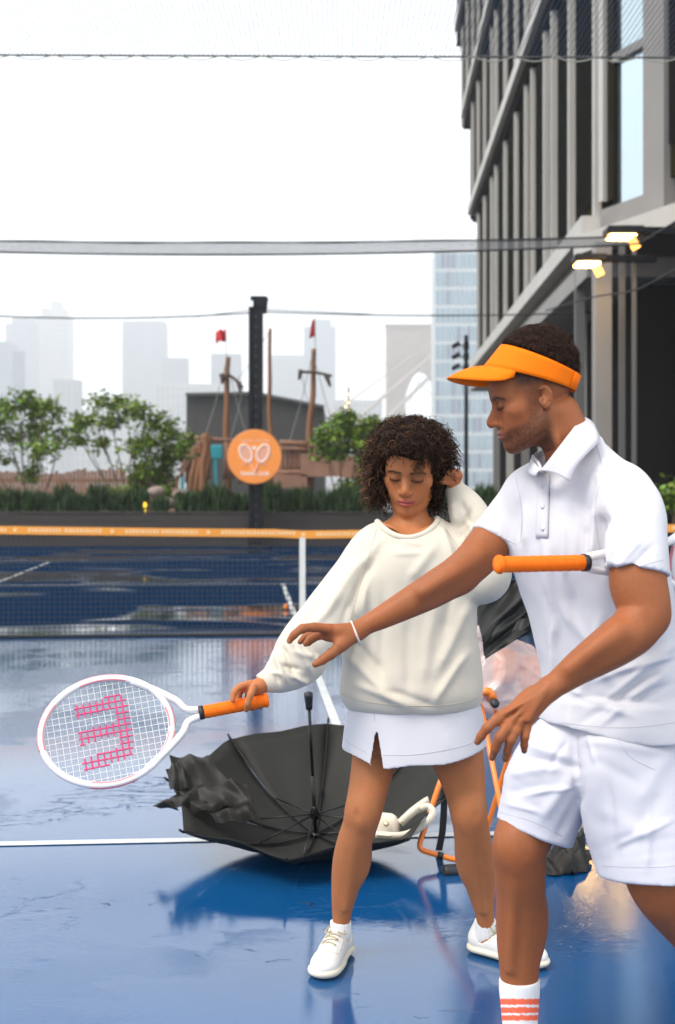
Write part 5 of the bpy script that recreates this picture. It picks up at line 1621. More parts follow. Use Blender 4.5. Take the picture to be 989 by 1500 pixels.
S.u(ptube([(575, 778, DW + .02, 20), (546, 800, DW, 30), (512, 858, 3.68, 38), (478, 908, 3.62, 40), (448, 948, 3.58, 41), (436, 968, 3.565, 38), (414, 988, 3.54, 28), (396, 998, 3.525, 19), (386, 1002, 3.52, 14)]), .045)
S.u(ptube([(632, 778, DW + .02, 22), (656, 805, DW, 36), (690, 838, 3.70, 40), (712, 842, 3.69, 38), (712, 815, 3.70, 34), (697, 775, 3.72, 32), (682, 742, 3.745, 25), (669, 720, 3.76, 15), (666, 712, 3.765, 13)]), .03)
NKc, NKr, NKt = P(597, 752, DW + .015), (.0865, .088), rotx(-.12)
S.sub(loft([(-.10, 0, 0, NKr[0], NKr[1], 0), (0, 0, 0, NKr[0], NKr[1], 0), (.25, 0, 0, NKr[0], NKr[1], 0)], frame=(NKc, NKt)), .004)   # neck opening
S.inter(half(P(384, 1003, 3.52), unit(P(436, 968, 3.565) - P(384, 1003, 3.52))), .003) if False else None
SWF = [(538, 835, 516, 985, 7, .011), (562, 860, 556, 1000, 8, -.009), (505, 955, 575, 1024, 7, .011), (520, 1000, 600, 1034, 6, .009), (512, 930, 560, 985, 6, -.007),
       (690, 880, 640, 985, 8, .011), (684, 955, 636, 1028, 6, .010), (668, 850, 650, 930, 7, -.008), (640, 870, 618, 1005, 9, .007), (600, 900, 596, 1020, 9, -.006), (560, 1010, 640, 1036, 6, -.007),
       (547, 815, 509, 905, 7, -.018), (533, 815, 476, 896, 7, .009), (500, 870, 452, 925, 6, .009), (478, 865, 440, 925, 5, -.006), (560, 790, 530, 830, 6, .008),
       (640, 800, 600, 850, 8, .009), (668, 812, 704, 838, 6, -.013), (645, 770, 666, 830, 5, .012), (655, 765, 676, 815, 4, -.010),
       (690, 745, 672, 775, 4.5, -.013), (700, 770, 676, 795, 4.5, .012), (675, 735, 690, 770, 4, -.010), (664, 735, 668, 765, 4, .010), (682, 760, 700, 785, 4, .008),
       (590, 795, 565, 798, 5, -.004), (575, 812, 622, 812, 4, .004), (580, 792, 620, 800, 4, .004), (520, 870, 500, 960, 5, .010),
       (423, 925, 455, 985, 5, .014), (437, 918, 470, 968, 5, -.014), (412, 945, 436, 998, 4, -.014), (403, 957, 421, 1002, 3.5, .012), (396, 968, 410, 1005, 3, -.010),
       (425, 988, 452, 1000, 4, .013), (413, 975, 440, 980, 3.5, -.011), (430, 955, 462, 962, 4, .008), (398, 985, 416, 990, 3, .008), (440, 940, 450, 900, 5, .008)]
def sweat_disp(p):
    return .005 * vnoise(p, 7) + .0028 * vnoise(p, 17) + folds2d(p, SWF)
sw = shape('sweatshirt', S, .0045, m_sweat, wo, disp=sweat_disp)
# neck band follows the opening; cuffs; hem seam
def on_surface(c, d, lo=-.12, hi=.12, S_=None):
    ts = np.linspace(hi, lo, 120); v = (S_ or S).ev(c[None] + ts[:, None] * d)
    i = np.argmax(v < 0); return c + d * ts[i if v[i] < 0 else 60]
nb = []
for a in np.linspace(0, 2 * PI, 41)[:-1]:
    q = NKc + NKt @ np.array([NKr[0] * 1.05 * math.cos(a), NKr[1] * 1.05 * math.sin(a), 0]); nb.append(on_surface(q, NKt @ np.array([0, 0, 1.0]), -.12, .08))
nb = np.array(nb)
for _ in range(3): nb = (np.roll(nb, 1, 0) + nb * 2 + np.roll(nb, -1, 0)) / 4
MB().tube(nb, .0092, 8, closed=True).build('neckband', m_sweat, sw, True)
def ring(c, ax_, r, n=26, wob_=0.0, el=1.0):
    ax_ = unit(ax_); u_ = unit(np.cross(ax_, [0, 1, .2])); v_ = np.cross(ax_, u_)
    return [c + (u_ * math.cos(a) * el + v_ * math.sin(a)) * r * (1 + wob_ * math.sin(3 * a)) for a in np.linspace(0, 2 * PI, n + 1)[:-1]]
def cuff(name, c0, c1, r0, r1, m, par, k=6, rib=.0012):
    mb = MB(); ax_ = np.array(c1) - np.array(c0); N_ = 48
    rows = []
    for j in range(k):
        t = j / (k - 1); c = c0 + ax_ * t; r = r0 + (r1 - r0) * t
        base = ring(c, ax_, 1.0, N_)
        rows.append([c + (b_ - c) * (r + (rib if i % 2 else -rib)) for i, b_ in enumerate(base)])
    V = [p for r_ in rows for p in r_]; f = [(j * N_ + i, j * N_ + (i + 1) % N_, (j + 1) * N_ + (i + 1) % N_, (j + 1) * N_ + i) for j in range(k - 1) for i in range(N_)]
    inner = [c0 + (p - c0) * .72 for p in rows[0]]; o = len(V); V += inner
    f += [(i, o + i, o + (i + 1) % N_, (i + 1) % N_) for i in range(N_)]
    return mb.add(V, f).build(name, m, par, True)
cuff('cuff', P(381, 1000, 3.518), P(394, 994, 3.527), .0225, .029, m_sweat, sw)
cuff('cuff', P(662, 711, 3.765), P(668, 724, 3.76), .0235, .030, m_sweat, sw)
MB().tube(ring(P(382.5, 1003.5, 3.52), P(394, 996, 3.527) - P(382.5, 1003.5, 3.52), .0222), .0022, 6, closed=True).build('hair_tie', mat('dark_brown_band', (.06, .02, .012), .6), wo, True)
bvS = bvh_of(sw)
m_seam = mat('cream_seam', (.50, .44, .34), .9)
seam(bvS, [(499, 1014), (520, 1024), (560, 1031), (610, 1034), (660, 1032), (700, 1022)], .0011, m_seam, 'hem_seam', sw)
seam(bvS, [(552, 775), (545, 800), (533, 840), (521, 880), (510, 915)], .0010, m_seam, 'shoulder_seam', sw)
seam(bvS, [(646, 770), (664, 790), (676, 815), (684, 850)], .0010, m_seam, 'shoulder_seam', sw)
# skirt
m_skirt = mat('white_sport_cloth', (0.62, 0.61, 0.645), .75, .02, 10, bump=.15, bscale=400, bdist=.0006, sheen=.1)
S = SDF()
SKL = [(1112, 500, 713, .165, DW + .02), (1092, 502, 712, .160, DW + .02), (1060, 506, 708, .150, DW + .02), (1030, 512, 702, .140, DW + .02), (1005, 520, 694, .13, DW + .02)]
SKI = [(y, a + 4, b - 4, d - .008, D) for y, a, b, d, D in SKL]; SKI[0] = (1135, 503, 712, .160, DW + .02)
S.u(loft(lv([(1130, 498, 715, .170, DW + .02)] + SKL, DW), 2.6))
S.sub(loft(lv(SKI, DW), 2.6), .002)
hem = Prim(lambda p: -(p[:, 2] - (zP(1106) + .018 * np.exp(-((p[:, 0] - xP(505)) / .06) ** 2) + .036 * np.clip((p[:, 0] - xP(640)) / xP(715 - 640 + CX), 0, 1) ** 1.4 - .012 * np.exp(-((p[:, 0] - xP(560)) / .05) ** 2))), (-9, -9, -9), (9, 9, 9))
S.inter(hem)
S.sub(Prim(lambda p: np.maximum(np.maximum(np.abs(p[:, 0] - xP(550)) - .0165 * np.clip((zP(1058) - p[:, 2]) / .10, 0, 1), p[:, 2] - zP(1058)), p[:, 1] - DW), (xP(535), 3.3, zP(1140)), (xP(565), 3.75, zP(1050))))
sk = shape('skirt', S, .0037, m_skirt, wo, relax=1,
      disp=lambda p: .003 * vnoise(p, 9) + ridges(p, [(P(556, 1060, 3.58), P(560, 1115, 3.57), .008, .006), (P(600, 1050, 3.56), P(575, 1110, 3.57), .012, .004), (P(640, 1045, 3.57), P(660, 1100, 3.58), .014, .004), (P(690, 1050, 3.6), P(650, 1075, 3.58), .010, -.003), (P(525, 1050, 3.6), P(515, 1095, 3.6), .010, .004)]))
bvK = bvh_of(sk); m_wseam = mat('white_stitching', (.50, .49, .53), .8)
seam(bvK, [(559, 1106), (600, 1106), (640, 1101), (680, 1092), (708, 1080)], .0009, m_wseam, 'hem_stitching', sk)
seam(bvK, [(507, 1084), (520, 1094), (536, 1102)], .0009, m_wseam, 'hem_stitching', sk)
seam(bvK, [(548, 1040), (549, 1056)], .0009, m_wseam, 'front_seam', sk)
# socks and trainers
m_sock = mat('white_sock', (.78, .77, .76), .9, .03, 20, bump=.4, bscale=300, bdist=.001)
m_shoe = mat('white_leather', (.80, .78, .74), .42, .03, 12, bump=.1, bscale=120)
m_sole = mat('cream_sole', (.74, .68, .55), .6, .08, 14)
m_lace = mat('beige_lace', (.42, .35, .22), .8, .1, 60)
def trainer(par, ank, heel, toe, L=.262, wdt=.047, name='shoe', sock_r=.033, sock_h=.045, m_sh=None, m_so=None, acc=None):
    """ank: ankle centre; heel, toe: ground points"""
    heel = np.array(heel, float); toe = np.array(toe, float); X = unit(toe - heel); Z = np.array([0, 0, 1.0]); Z = unit(Z - X * X[2]); Yd = np.cross(Z, X)
    L = np.linalg.norm(toe - heel); R = np.array([X, Yd, Z]).T
    w = lambda x, y, z: heel + X * x + Yd * y + Z * z
    S = SDF()
    S.u(tube([w(.040, 0, .042), w(.10, 0, .040), w(.17, .004, .036), w(L - .052, .004, .030)], [.036, .037, .0405, .034], flat=None), .0)
    S.u(ell(w(L - .055, .003, .034), (.052, .041, .027), R), .02)
    S.u(tube([w(.045, 0, .05), w(.050, 0, .075)], [.034, .033]), .02)
    S.u(tube([w(.085, 0, .060), w(.135, .002, .052)], [.030, .028]), .02)
    S.inter(Prim(lambda p: -((p - heel) @ Z - .020), (-9, -9, -9), (9, 9, 9)))
    S.sub(tube([ank, ank + (ank - w(.05, 0, .05)) * 1.2 + Z * .04], [sock_r - .002, sock_r + .006]), .003)
    u_ = shape(name, S, .0035, m_sh or m_shoe, par)
    S1 = S; S = SDF()
    S.u(tube([w(.042, 0, .018), w(.10, 0, .018), w(.17, .004, .018), w(L - .052, .004, .019)], [.044, .043, .049, .048], flat=(Z, .42)), .01)
    S.u(ell(w(L - .056, .003, .020), (.060, .0475, .018), R), .01)
    S.inter(Prim(lambda p: -((p - heel) @ Z - .001), (-9, -9, -9), (9, 9, 9))).inter(Prim(lambda p: ((p - heel) @ Z - .030), (-9, -9, -9), (9, 9, 9)), .004)
    shape('sole', S, .0035, m_so or m_sole, u_)
    bv_ = bvh_of(u_)
    for nm, pts_ in (('toe_seam', [(L - .085 + .030 * math.cos(a), .040 * math.sin(a)) for a in np.linspace(-1.25, 1.25, 15)]), ('side_seam', [(.075 + .10 * t, .026 + .010 * t) for t in np.linspace(0, 1, 9)]), ('side_seam', [(.075 + .10 * t, -.026 - .010 * t) for t in np.linspace(0, 1, 9)])):
        q_ = []
        for x_, y_ in pts_:
            o_ = w(x_, y_, .16); h_ = bv_.ray_cast(Vector(o_), Vector(-Z))
            if h_[0] is not None: q_.append(np.array(h_[0]) + np.array(h_[1]) * .0004 * (1 if h_[1].z > 0 else -1))
        if len(q_) > 4: MB().tube(q_, .0011, 5).build(nm, m_sole, u_, True)
    mb = MB()
    for i in range(6):
        x = .090 + i * .0150; hw_ = .018 + i * .0010; sg_ = 1 if i % 2 else -1
        pts_ = [on_surface(w(x + .004 * sg_ * yy / hw_, yy, .05), Z, -.05, .08, S1) for yy in np.linspace(-hw_, hw_, 7)]
        mb.tube([q_ + Z * .0012 for q_ in pts_], .0029, 6)
    mb.tube(smooth_path([w(.098, 0, .092), w(.092, .02, .098), w(.105, .034, .085), w(.112, .012, .092)], 5), .002, 6).tube(smooth_path([w(.098, 0, .092), w(.09, -.02, .097), w(.106, -.03, .084), w(.112, -.01, .092)], 5), .002, 6)
    mb.build('laces', m_lace, u_, True)
    S = SDF(); S.u(tube([ank + Z * sock_h, ank + Z * .01, w(.048, 0, .06), w(.07, 0, .045)], [sock_r, sock_r, sock_r + .002, sock_r]))
    S.inter(half(ank + Z * sock_h, -Z))
    shape('sock', S, .0035, m_sock, par, disp=lambda p: .0006 * np.sin((p @ Yd) * 900) + .001 * vnoise(p, 40))
    return u_
an1, an2 = P(499, 1372, 3.79), P(711, 1372, 3.815)
trainer(wo, an1, [xP(505, 3.86), 3.86, 0], [xP(466, 3.60), 3.605, 0], sock_r=.0315, sock_h=.048)
trainer(wo, an2, [xP(688, 3.85), 3.86, 0], [xP(802, 3.68), 3.69, 0], sock_r=.0325, sock_h=.052)

# hair
m_hair = mat('curly_hair', (.03, .015, .01), .5, attr=True, spec=.12)
S = SDF()
hx = lambda x, y, D, r: S.u(ell(P(x, y, D), r), .03)
w0 = frW.w
S.u(ell(w0((0, .030, .060))[0], (.093, .092, .078), frW.R), 0)
S.u(ell(w0((0, -.022, .082))[0], (.078, .085, .048), frW.R), .02)
hx(600, 652, DW + .03, (.110, .10, .070))
hx(552, 690, DW + .045, (.034, .075, .082)); hx(643, 676, DW + .045, (.032, .075, .070)); hx(600, 700, DW + .12, (.10, .05, .10)); hx(640, 718, DW + .06, (.020, .05, .05))
S.sub(ell(w0((0, -.075, -.035))[0], (.066, .075, .100), frW.R), .01)
S.sub(ell(w0((-.018, -.108, .016))[0], (.046, .062, .062), frW.R @ roty(.18)), .008)
S.sub(tube([w0((0, -.05, -.08))[0], P(601, 790, DW)], [.062, .066]), .01)
shape('hair', S, .0055, mat('hair_mass', (.010, .005, .0035), .8, .2, 40, bump=.6, bscale=90, bdist=.004, spec=.1), wo, disp=lambda p: .006 * vnoise(p, 30) + .003 * vnoise(p, 70))
hairO = COL.objects[-1]; hairO.name = 'hair'
hs = S
def curl(mb, root, d, L, hr, turns, tr, col0, col1, n=22, rnd=random):
    d = unit(d); u_ = unit(np.cross(d, [rnd.gauss(0, 1), rnd.gauss(0, 1), rnd.gauss(0, 1)])); v_ = np.cross(d, u_); ph = rnd.uniform(0, 6.28)
    g = np.array([0, 0, -1.0]); t = np.linspace(0, 1, n)[:, None]
    a = ph + turns * 2 * PI * t
    ctr = root + d * L * t + g * (L * .35) * t ** 2
    pts = ctr + (u_ * np.cos(a) + v_ * np.sin(a)) * hr * np.minimum(1, t * 4)
    o = len(mb['v']); R3 = np.array([[math.cos(k), math.sin(k)] for k in (0, 2.094, 4.189)])
    rr_ = tr * (1 - .6 * t[:, 0])
    for i in range(n):
        for k in range(3):
            mb['v'].append(pts[i] + (u_ * R3[k][0] + v_ * R3[k][1]) * rr_[i])
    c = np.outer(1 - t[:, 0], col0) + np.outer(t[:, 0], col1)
    mb['c'].append(np.repeat(c, 3, 0))
    ii = np.arange(n - 1)[:, None] * 3
    for k in range(3):
        l = (k + 1) % 3; mb['f'].append(np.hstack([ii + k, ii + l, ii + 3 + l, ii + 3 + k]) + o)
def build_curls(mb, name, par):
    return link_mesh(name, np.array(mb['v']), np.concatenate(mb['f']), m_hair, par, True, None, np.concatenate(mb['c']))
rr = random.Random(21)
mb = {'v': [], 'f': [], 'c': []}
cenH = P(600, 690, DW + .04)
V_h, F_h = np.array([v.co for v in hairO.data.vertices]) + np.array(wo.location), None
N_h = np.array([v.normal for v in hairO.data.vertices])
idx = [i for i in range(len(V_h))]
cnt = 0
while cnt < 2300:
    i = rr.choice(idx); p = V_h[i]; n = N_h[i]
    L = frW.l(p[None])[0]
    if p[1] > DW + .07 and rr.random() < .85: continue
    infront = L[1] < -.02 and abs(L[0]) < .062 and L[2] < .085
    if L[1] < -.03 and abs(L[0]) < .058 and L[2] < .072 - 16 * max(0, abs(L[0] + .018) - .010) ** 2 and n[1] > -.2: continue
    if p[2] < zP(742): continue
    pxx = CX + p[0] / p[1] * F; pyy = HY - (p[2] - CH) / p[1] * F
    if pxx > 645 and pyy > 688 and p[1] < DW + .10: continue
    d = n * rr.uniform(.5, 1.0) + np.array([0, 0, -.35]) + np.array([rr.gauss(0, .35), rr.gauss(0, .3), rr.gauss(0, .3)])
    if infront:
        # hairline: sweep up and to the sides
        d = n * .5 + np.array([.35 * np.sign(L[0] + .012), -.35, .35]) + np.array([rr.gauss(0, .3), 0, rr.gauss(0, .2)])
    ln = rr.uniform(.022, .048) * (1.15 if L[0] < -.03 or L[0] > .05 else .85) * (.7 if infront else 1)
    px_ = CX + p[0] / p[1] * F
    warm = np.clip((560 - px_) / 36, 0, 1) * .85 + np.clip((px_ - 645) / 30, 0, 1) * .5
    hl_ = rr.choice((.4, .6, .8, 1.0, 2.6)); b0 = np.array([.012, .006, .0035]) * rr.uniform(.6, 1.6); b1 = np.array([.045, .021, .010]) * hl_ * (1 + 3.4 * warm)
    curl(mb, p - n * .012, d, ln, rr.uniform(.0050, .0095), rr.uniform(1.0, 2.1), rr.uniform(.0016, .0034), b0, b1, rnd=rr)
    cnt += 1
for k in range(26):       # loose ringlets over the forehead on the image right, and fly-aways
    a = w0((rr.uniform(.016, .050), -.086 + .010 * rr.random(), .056 + rr.uniform(-.006, .014)))[0]
    curl(mb, a, np.array([rr.uniform(-.15, .3), -.35, -1.0]), rr.uniform(.022, .050), rr.uniform(.004, .0065), rr.uniform(1.6, 2.6), .0014, (.03, .015, .008), (.16, .085, .040), n=30, rnd=rr)
for k in range(60):
    a = rr.uniform(-.2, PI + .2); c = P(600, 672, DW + .03) + np.array([math.cos(a) * .135, rr.uniform(-.03, .04), math.sin(a) * .10])
    curl(mb, c, [math.cos(a), 0, math.sin(a)], rr.uniform(.02, .04), rr.uniform(.004, .007), 1.5, .0008, (.03, .016, .01), (.09, .05, .028), rnd=rr)
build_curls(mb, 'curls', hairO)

# ------------------------------------------------------------------ the man
DM = 3.0
mo = empty('person', (P(860, 0, DM)[0], DM, 0), 'man in orange visor, white polo shirt and white shorts reaching out towards the woman', 'person', 'the two players')
frM = Frame(P(777, 584, DM - .03), rotz(math.radians(-88)) @ rotx(math.radians(14)), .965)
S = SDF()
def tor(rows, wk=1.23, dk=.76, yaw=-.82):
    return [(zP(y, D), xP((a + b) / 2, D), D, (b - a) / 2 * D / F * wk, (b - a) / 2 * D / F * dk, yaw) for y, a, b, D in rows]
S.u(loft(tor([(1180, 830, 980, 3.0), (1080, 835, 978, 3.0), (960, 825, 955, 3.0), (850, 805, 938, 3.0), (770, 795, 925, 3.0), (725, 815, 905, 3.0)]), 2.3))
S.u(ptube([(858, 730, 3.0, 52), (846, 690, 2.985, 41), (832, 650, 2.975, 37.5), (815, 610, 2.97, 36)]), .03)
S.u(ptube([(915, 745, 2.88, 28), (868, 728, 2.99, 30), (800, 745, 3.07, 28)]), .04)
S.u(ptube([(800, 612, 2.925, 6), (818, 650, 2.91, 6), (824, 684, 2.93, 5)]), .02)       # neck muscle
head(S, frM, True)
# far arm, reaching
S.u(ptube([(790, 745, 3.09, 28), (752, 768, 3.10, 30), (720, 794, 3.08, 32), (694, 822, 3.05, 29.5), (670, 842, 3.02, 28), (638, 862, 3.0, 26.5), (605, 880, 2.98, 23), (562, 903, 2.97, 17.5), (540, 914, 2.965, 14.5), (524, 924, 2.96, 14)], n=6), .02)
S.u(ell(P(672, 850, 3.03), (.030, .03, .026)), .03)
# hand: palm down, index towards the camera side
S.u(ell(P(497, 928, 2.965), (.046, .034, .0165), roty(math.radians(-8)) @ rotx(.25)), .014)
S.u(ptube([(524, 924, 2.955, 12), (500, 924, 2.945, 11), (476, 922, 2.94, 8)]), .012).u(ptube([(524, 926, 2.975, 11), (500, 930, 2.99, 10), (480, 930, 3.0, 8)]), .012)
finger(S, [(482, 921, 2.935, 7.6), (460, 919, 2.92, 6.8), (443, 921, 2.91, 6.6), (431, 930, 2.905, 5.8), (424, 939, 2.905, 4.6)])
finger(S, [(484, 925, 2.965, 7.4), (466, 931, 2.955, 6.4), (455, 936, 2.95, 5.8), (448, 943, 2.945, 4.6)])
finger(S, [(484, 927, 2.990, 7.0), (464, 927, 2.995, 6.2), (449, 932, 2.995, 5.8), (440, 940, 2.99, 4.4)])
finger(S, [(488, 930, 3.015, 6.2), (472, 930, 3.025, 5.6), (459, 936, 3.025, 5.0), (452, 943, 3.02, 4.2)])
S.u(ptube([(515, 934, 2.945, 10), (498, 946, 2.93, 10)]), .012)
finger(S, [(503, 944, 2.935, 9.0), (485, 958, 2.92, 7.6), (472, 967, 2.915, 6.6), (462, 973, 2.91, 5.2)])
# near arm, hanging forward
S.u(ptube([(918, 745, 2.86, 26), (930, 780, 2.79, 31), (933, 815, 2.755, 38), (935, 855, 2.74, 42), (943, 893, 2.725, 38), (930, 920, 2.71, 36), (905, 940, 2.70, 34), (875, 960, 2.69, 29.5), (845, 980, 2.685, 24), (818, 1000, 2.68, 19), (806, 1008, 2.68, 18)], n=6), .03)
S.u(ell(P(958, 905, 2.735), (.026, .03, .026)), .03)
# back of the hand and fingers
S.u(ell(P(775, 1030, 2.675), (.050, .017, .029), roty(math.radians(-42))), .014)
for (x, y) in ((742, 1044), (752, 1053), (763, 1058), (774, 1055)):
    S.u(ptube([(806, 1008, 2.675, 13), ((806 + x) / 2, (1008 + y) / 2, 2.665, 10), (x, y, 2.662, 8.4)]), .012)
finger(S, [(742, 1044, 2.658, 8.8), (727, 1055, 2.645, 7.8), (714, 1066, 2.64, 7.4), (705, 1078, 2.645, 6.4), (699.5, 1087, 2.65, 5.2)])
finger(S, [(752, 1053, 2.655, 8.8), (741, 1068, 2.635, 7.8), (732.5, 1080, 2.63, 7.6), (726, 1096, 2.64, 6.6), (721, 1110, 2.655, 5.2)])
finger(S, [(763, 1058, 2.658, 8.6), (754, 1072, 2.64, 7.6), (748, 1084, 2.635, 7.4), (744, 1099, 2.645, 6.2), (740.5, 1112, 2.66, 5.0)])
finger(S, [(774, 1055, 2.668, 7.6), (771, 1068, 2.655, 6.6), (769, 1079, 2.65, 6.4), (768, 1091, 2.655, 5.6), (768, 1100, 2.665, 4.6)])
finger(S, [(792, 1018, 2.70, 9.0), (778, 1034, 2.73, 8.0), (766, 1048, 2.74, 7.0), (760, 1058, 2.74, 5.4)])
for (x, y) in ((742, 1044), (752, 1053), (763, 1058), (774, 1055)):
    S.u(ptube([(800, 1010, 2.656, 2.2), ((800 + x) / 2, (1010 + y) / 2, 2.6455, 2.4), (x, y, 2.6405, 3.0)]), .010)
S.u(ptube([(905, 925, 2.665, 12), (870, 950, 2.650, 10), (835, 978, 2.655, 6)]), .03)
S.u(ptube([(700, 815, 3.01, 9), (660, 842, 2.965, 10), (620, 866, 2.945, 7)]), .03)
NAILS[:] = [(698.5, 1085.5, 2.637, .0052), (720, 1109, 2.642, .0052), (739.5, 1111, 2.647, .005), (767.5, 1100, 2.652, .004), (423, 940, 2.897, .005), (461, 973.5, 2.895, .006)]
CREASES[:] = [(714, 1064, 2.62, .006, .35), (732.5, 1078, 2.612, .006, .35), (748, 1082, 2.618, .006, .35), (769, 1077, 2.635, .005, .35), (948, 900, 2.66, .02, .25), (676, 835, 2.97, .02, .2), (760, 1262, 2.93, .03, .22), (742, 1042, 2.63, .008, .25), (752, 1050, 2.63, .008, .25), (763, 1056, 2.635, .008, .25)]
# legs
S.u(ptube([(855, 1090, 3.03, 48), (818, 1140, 3.04, 50), (788, 1185, 3.03, 46), (768, 1222, 3.015, 42), (761, 1246, 3.01, 40), (762, 1275, 3.02, 37.5), (763, 1306, 3.04, 36), (763, 1345, 3.06, 36), (762, 1380, 3.07, 34), (761, 1409, 3.07, 30), (761, 1447, 3.07, 26.5), (762, 1500, 3.06, 22), (763, 1550, 3.05, 21)], n=6), .03)
S.u(ell(P(755, 1242, 2.972), (.032, .020, .036)), .04)
for (x, y) in ((733, 1262), (777, 1262)): S.sub(ell(P(x, y, 2.90), (.014, .03, .030)), .015)
S.u(ell(P(770, 1340, 3.09), (.052, .05, .10)), .03).u(ptube([(755, 1270, 2.97, 5), (748, 1420, 3.03, 4)]), .02)
S.u(ptube([(920, 1100, 2.97, 58), (938, 1180, 2.91, 56), (954, 1260, 2.87, 46), (966, 1302, 2.85, 41), (998, 1345, 2.90, 37), (1060, 1410, 3.0, 35), (1115, 1468, 3.08, 23), (1135, 1492, 3.12, 20)], n=6), .04)
S.u(tube([P(763, 1550, 3.05), [.40, 3.03, .045], [.33, 2.99, .034]], [.028, .028, .024]), .01)
S.u(tube([P(1135, 1492, 3.12), P(1128, 1520, 3.11), P(1075, 1560, 3.05)], [.03, .026, .022]), .01)
nails = [(699.5, 1087), (721, 1110), (740.5, 1112), (768, 1100), (424, 939), (462, 973)]
bm = shape('body', S, .0027, m_skinm, mo, colors=skin_colors(SKM, frM, True))

# polo shirt
m_polo = mat('white_polo_cloth', (0.62, 0.605, 0.63), .8, .02, 10, bump=.15, bscale=500, bdist=.0006, sheen=.12, spec=.25)
S = SDF()
S.u(ptube([(868, 715, 2.98, 44), (905, 722, 2.89, 45), (926, 750, 2.82, 46.5), (930, 795, 2.775, 47.5), (931, 845, 2.745, 50), (931, 875, 2.74, 51)], n=6), .04)
cutN = unit(np.array([.17, .20, .98])); S.sub(Prim(lambda p: np.maximum((p - P(931, 837, 2.745)) @ cutN, -(p[:, 0] - xP(860, 2.8))), P(860, 1000, 2.5), P(1010, 815, 3.0)), .0)
S.u(ptube([(838, 712, 3.0, 42), (795, 720, 3.07, 43), (765, 748, 3.10, 41), (735, 782, 3.095, 39), (705, 818, 3.07, 39)], n=6), .04)
far_d = unit(P(705, 818, 3.07) - P(740, 775, 3.095)); farp = P(726, 793, 3.085); fn_ = unit(far_d + np.array([.05, 0, -.12]))
S.sub(Prim(lambda p: np.maximum(-((p - farp) @ fn_), p[:, 0] - xP(775, 3.08)), P(650, 910, 2.9), P(775, 760, 3.30)), .0)
S.u(loft(tor([(1074, 812, 1012, 3.0), (1050, 810, 1006, 3.0), (1010, 807, 996, 3.0), (960, 799, 984, 3.0), (905, 786, 976, 3.0), (850, 768, 968, 3.0), (805, 758, 960, 3.0), (760, 760, 950, 3.0), (725, 770, 940, 3.0), (695, 788, 922, 3.0), (668, 812, 900, 3.0), (650, 828, 884, 3.0)]), 2.5), .025)
S.u(loft([(r_[0], r_[1], r_[2], r_[3] + .012, r_[4] + .026, r_[5]) for r_ in tor([(1085, 812, 1006, 2.99), (1055, 812, 1002, 2.99), (1025, 816, 992, 3.0)])], 2.4), .04)
S.u(ptube([(780, 728, 3.07, 40), (848, 698, 3.0, 40), (905, 724, 2.90, 45)]), .03)
S.inter(Prim(lambda p: -(p[:, 2] - (zP(1068, 2.95) + .010 * np.sin(p[:, 0] * 14 + 1))), (-9,) * 3, (9,) * 3))
# neck opening
nko, nkR = P(838, 662, 2.975), roty(math.radians(18))
S.sub(loft([(-.06, 0, 0, .045, .055, 0), (-.02, 0, 0, .054, .060, 0), (.0, 0, 0, .056, .062, 0), (.15, 0, 0, .064, .070, 0)], frame=(nko, nkR)), .004)
S.u(ptube([(873, 648, 2.95, 12), (877, 668, 2.935, 19), (888, 692, 2.93, 28), (912, 718, 2.905, 36)]), .008)
S.u(ptube([(818, 712, 2.925, 9), (840, 702, 2.915, 11), (862, 688, 2.925, 13)]), .03)
PF = [(815, 905, 812, 1000, 5, .006), (850, 760, 846, 830, 4, -.004), (826, 760, 828, 850, 4, .004), (905, 985, 990, 960, 4, .006), (900, 1040, 985, 1000, 5, -.007), (840, 960, 832, 1050, 5, -.005), (870, 1000, 960, 960, 4, .006), (800, 800, 818, 1000, 8.3, 0.0098), (782, 770, 800, 900, 7.2, -0.0068), (835, 850, 860, 1000, 10.3, -0.0078), (818, 880, 905, 1010, 9.3, 0.0078),
      (880, 905, 850, 1030, 8.3, 0.0098), (990, 940, 870, 1045, 7.2, 0.0098), (985, 965, 850, 1060, 6.2, -0.0087), (975, 985, 880, 1062, 5.2, 0.0087), (830, 1010, 930, 1050, 6.2, 0.0078), (960, 1030, 840, 1020, 5.2, -0.0068),
      (882, 750, 884, 835, 6.2, -0.0156), (872, 740, 868, 820, 6.2, 0.0107), (893, 770, 890, 835, 4.1, 0.0107), (860, 770, 850, 830, 7.2, -0.0068), (905, 720, 884, 770, 6.2, -0.0068),
      (940, 790, 896, 838, 5.2, 0.0078), (958, 800, 910, 845, 5.2, -0.0068), (915, 760, 893, 820, 5.2, 0.0087), (925, 775, 905, 830, 4.1, -0.0068),
      (868, 690, 940, 700, 3.1, -0.0034), (870, 692, 862, 760, 4.1, -0.0039), (930, 705, 960, 745, 5.2, -0.0039),
      (757, 725, 762, 795, 5.2, -0.0098), (745, 730, 730, 770, 4.1, 0.0068), (770, 735, 772, 800, 5.2, 0.0078), (735, 755, 712, 778, 4.1, -0.0059), (752, 760, 744, 795, 4.1, 0.0068), (768, 700, 755, 740, 5.2, 0.0059),
      (815, 720, 812, 820, 8.3, 0.0049), (835, 740, 838, 830, 8.3, -0.0049), (800, 690, 803, 720, 4.1, 0.0039)]
ps = shape('polo_shirt', S, .0042, m_polo, mo, disp=lambda p: .004 * vnoise(p, 7) + .002 * vnoise(p, 19) + folds2d(p, PF, 3.02))
Sp = S; bvP = bvh_of(ps)
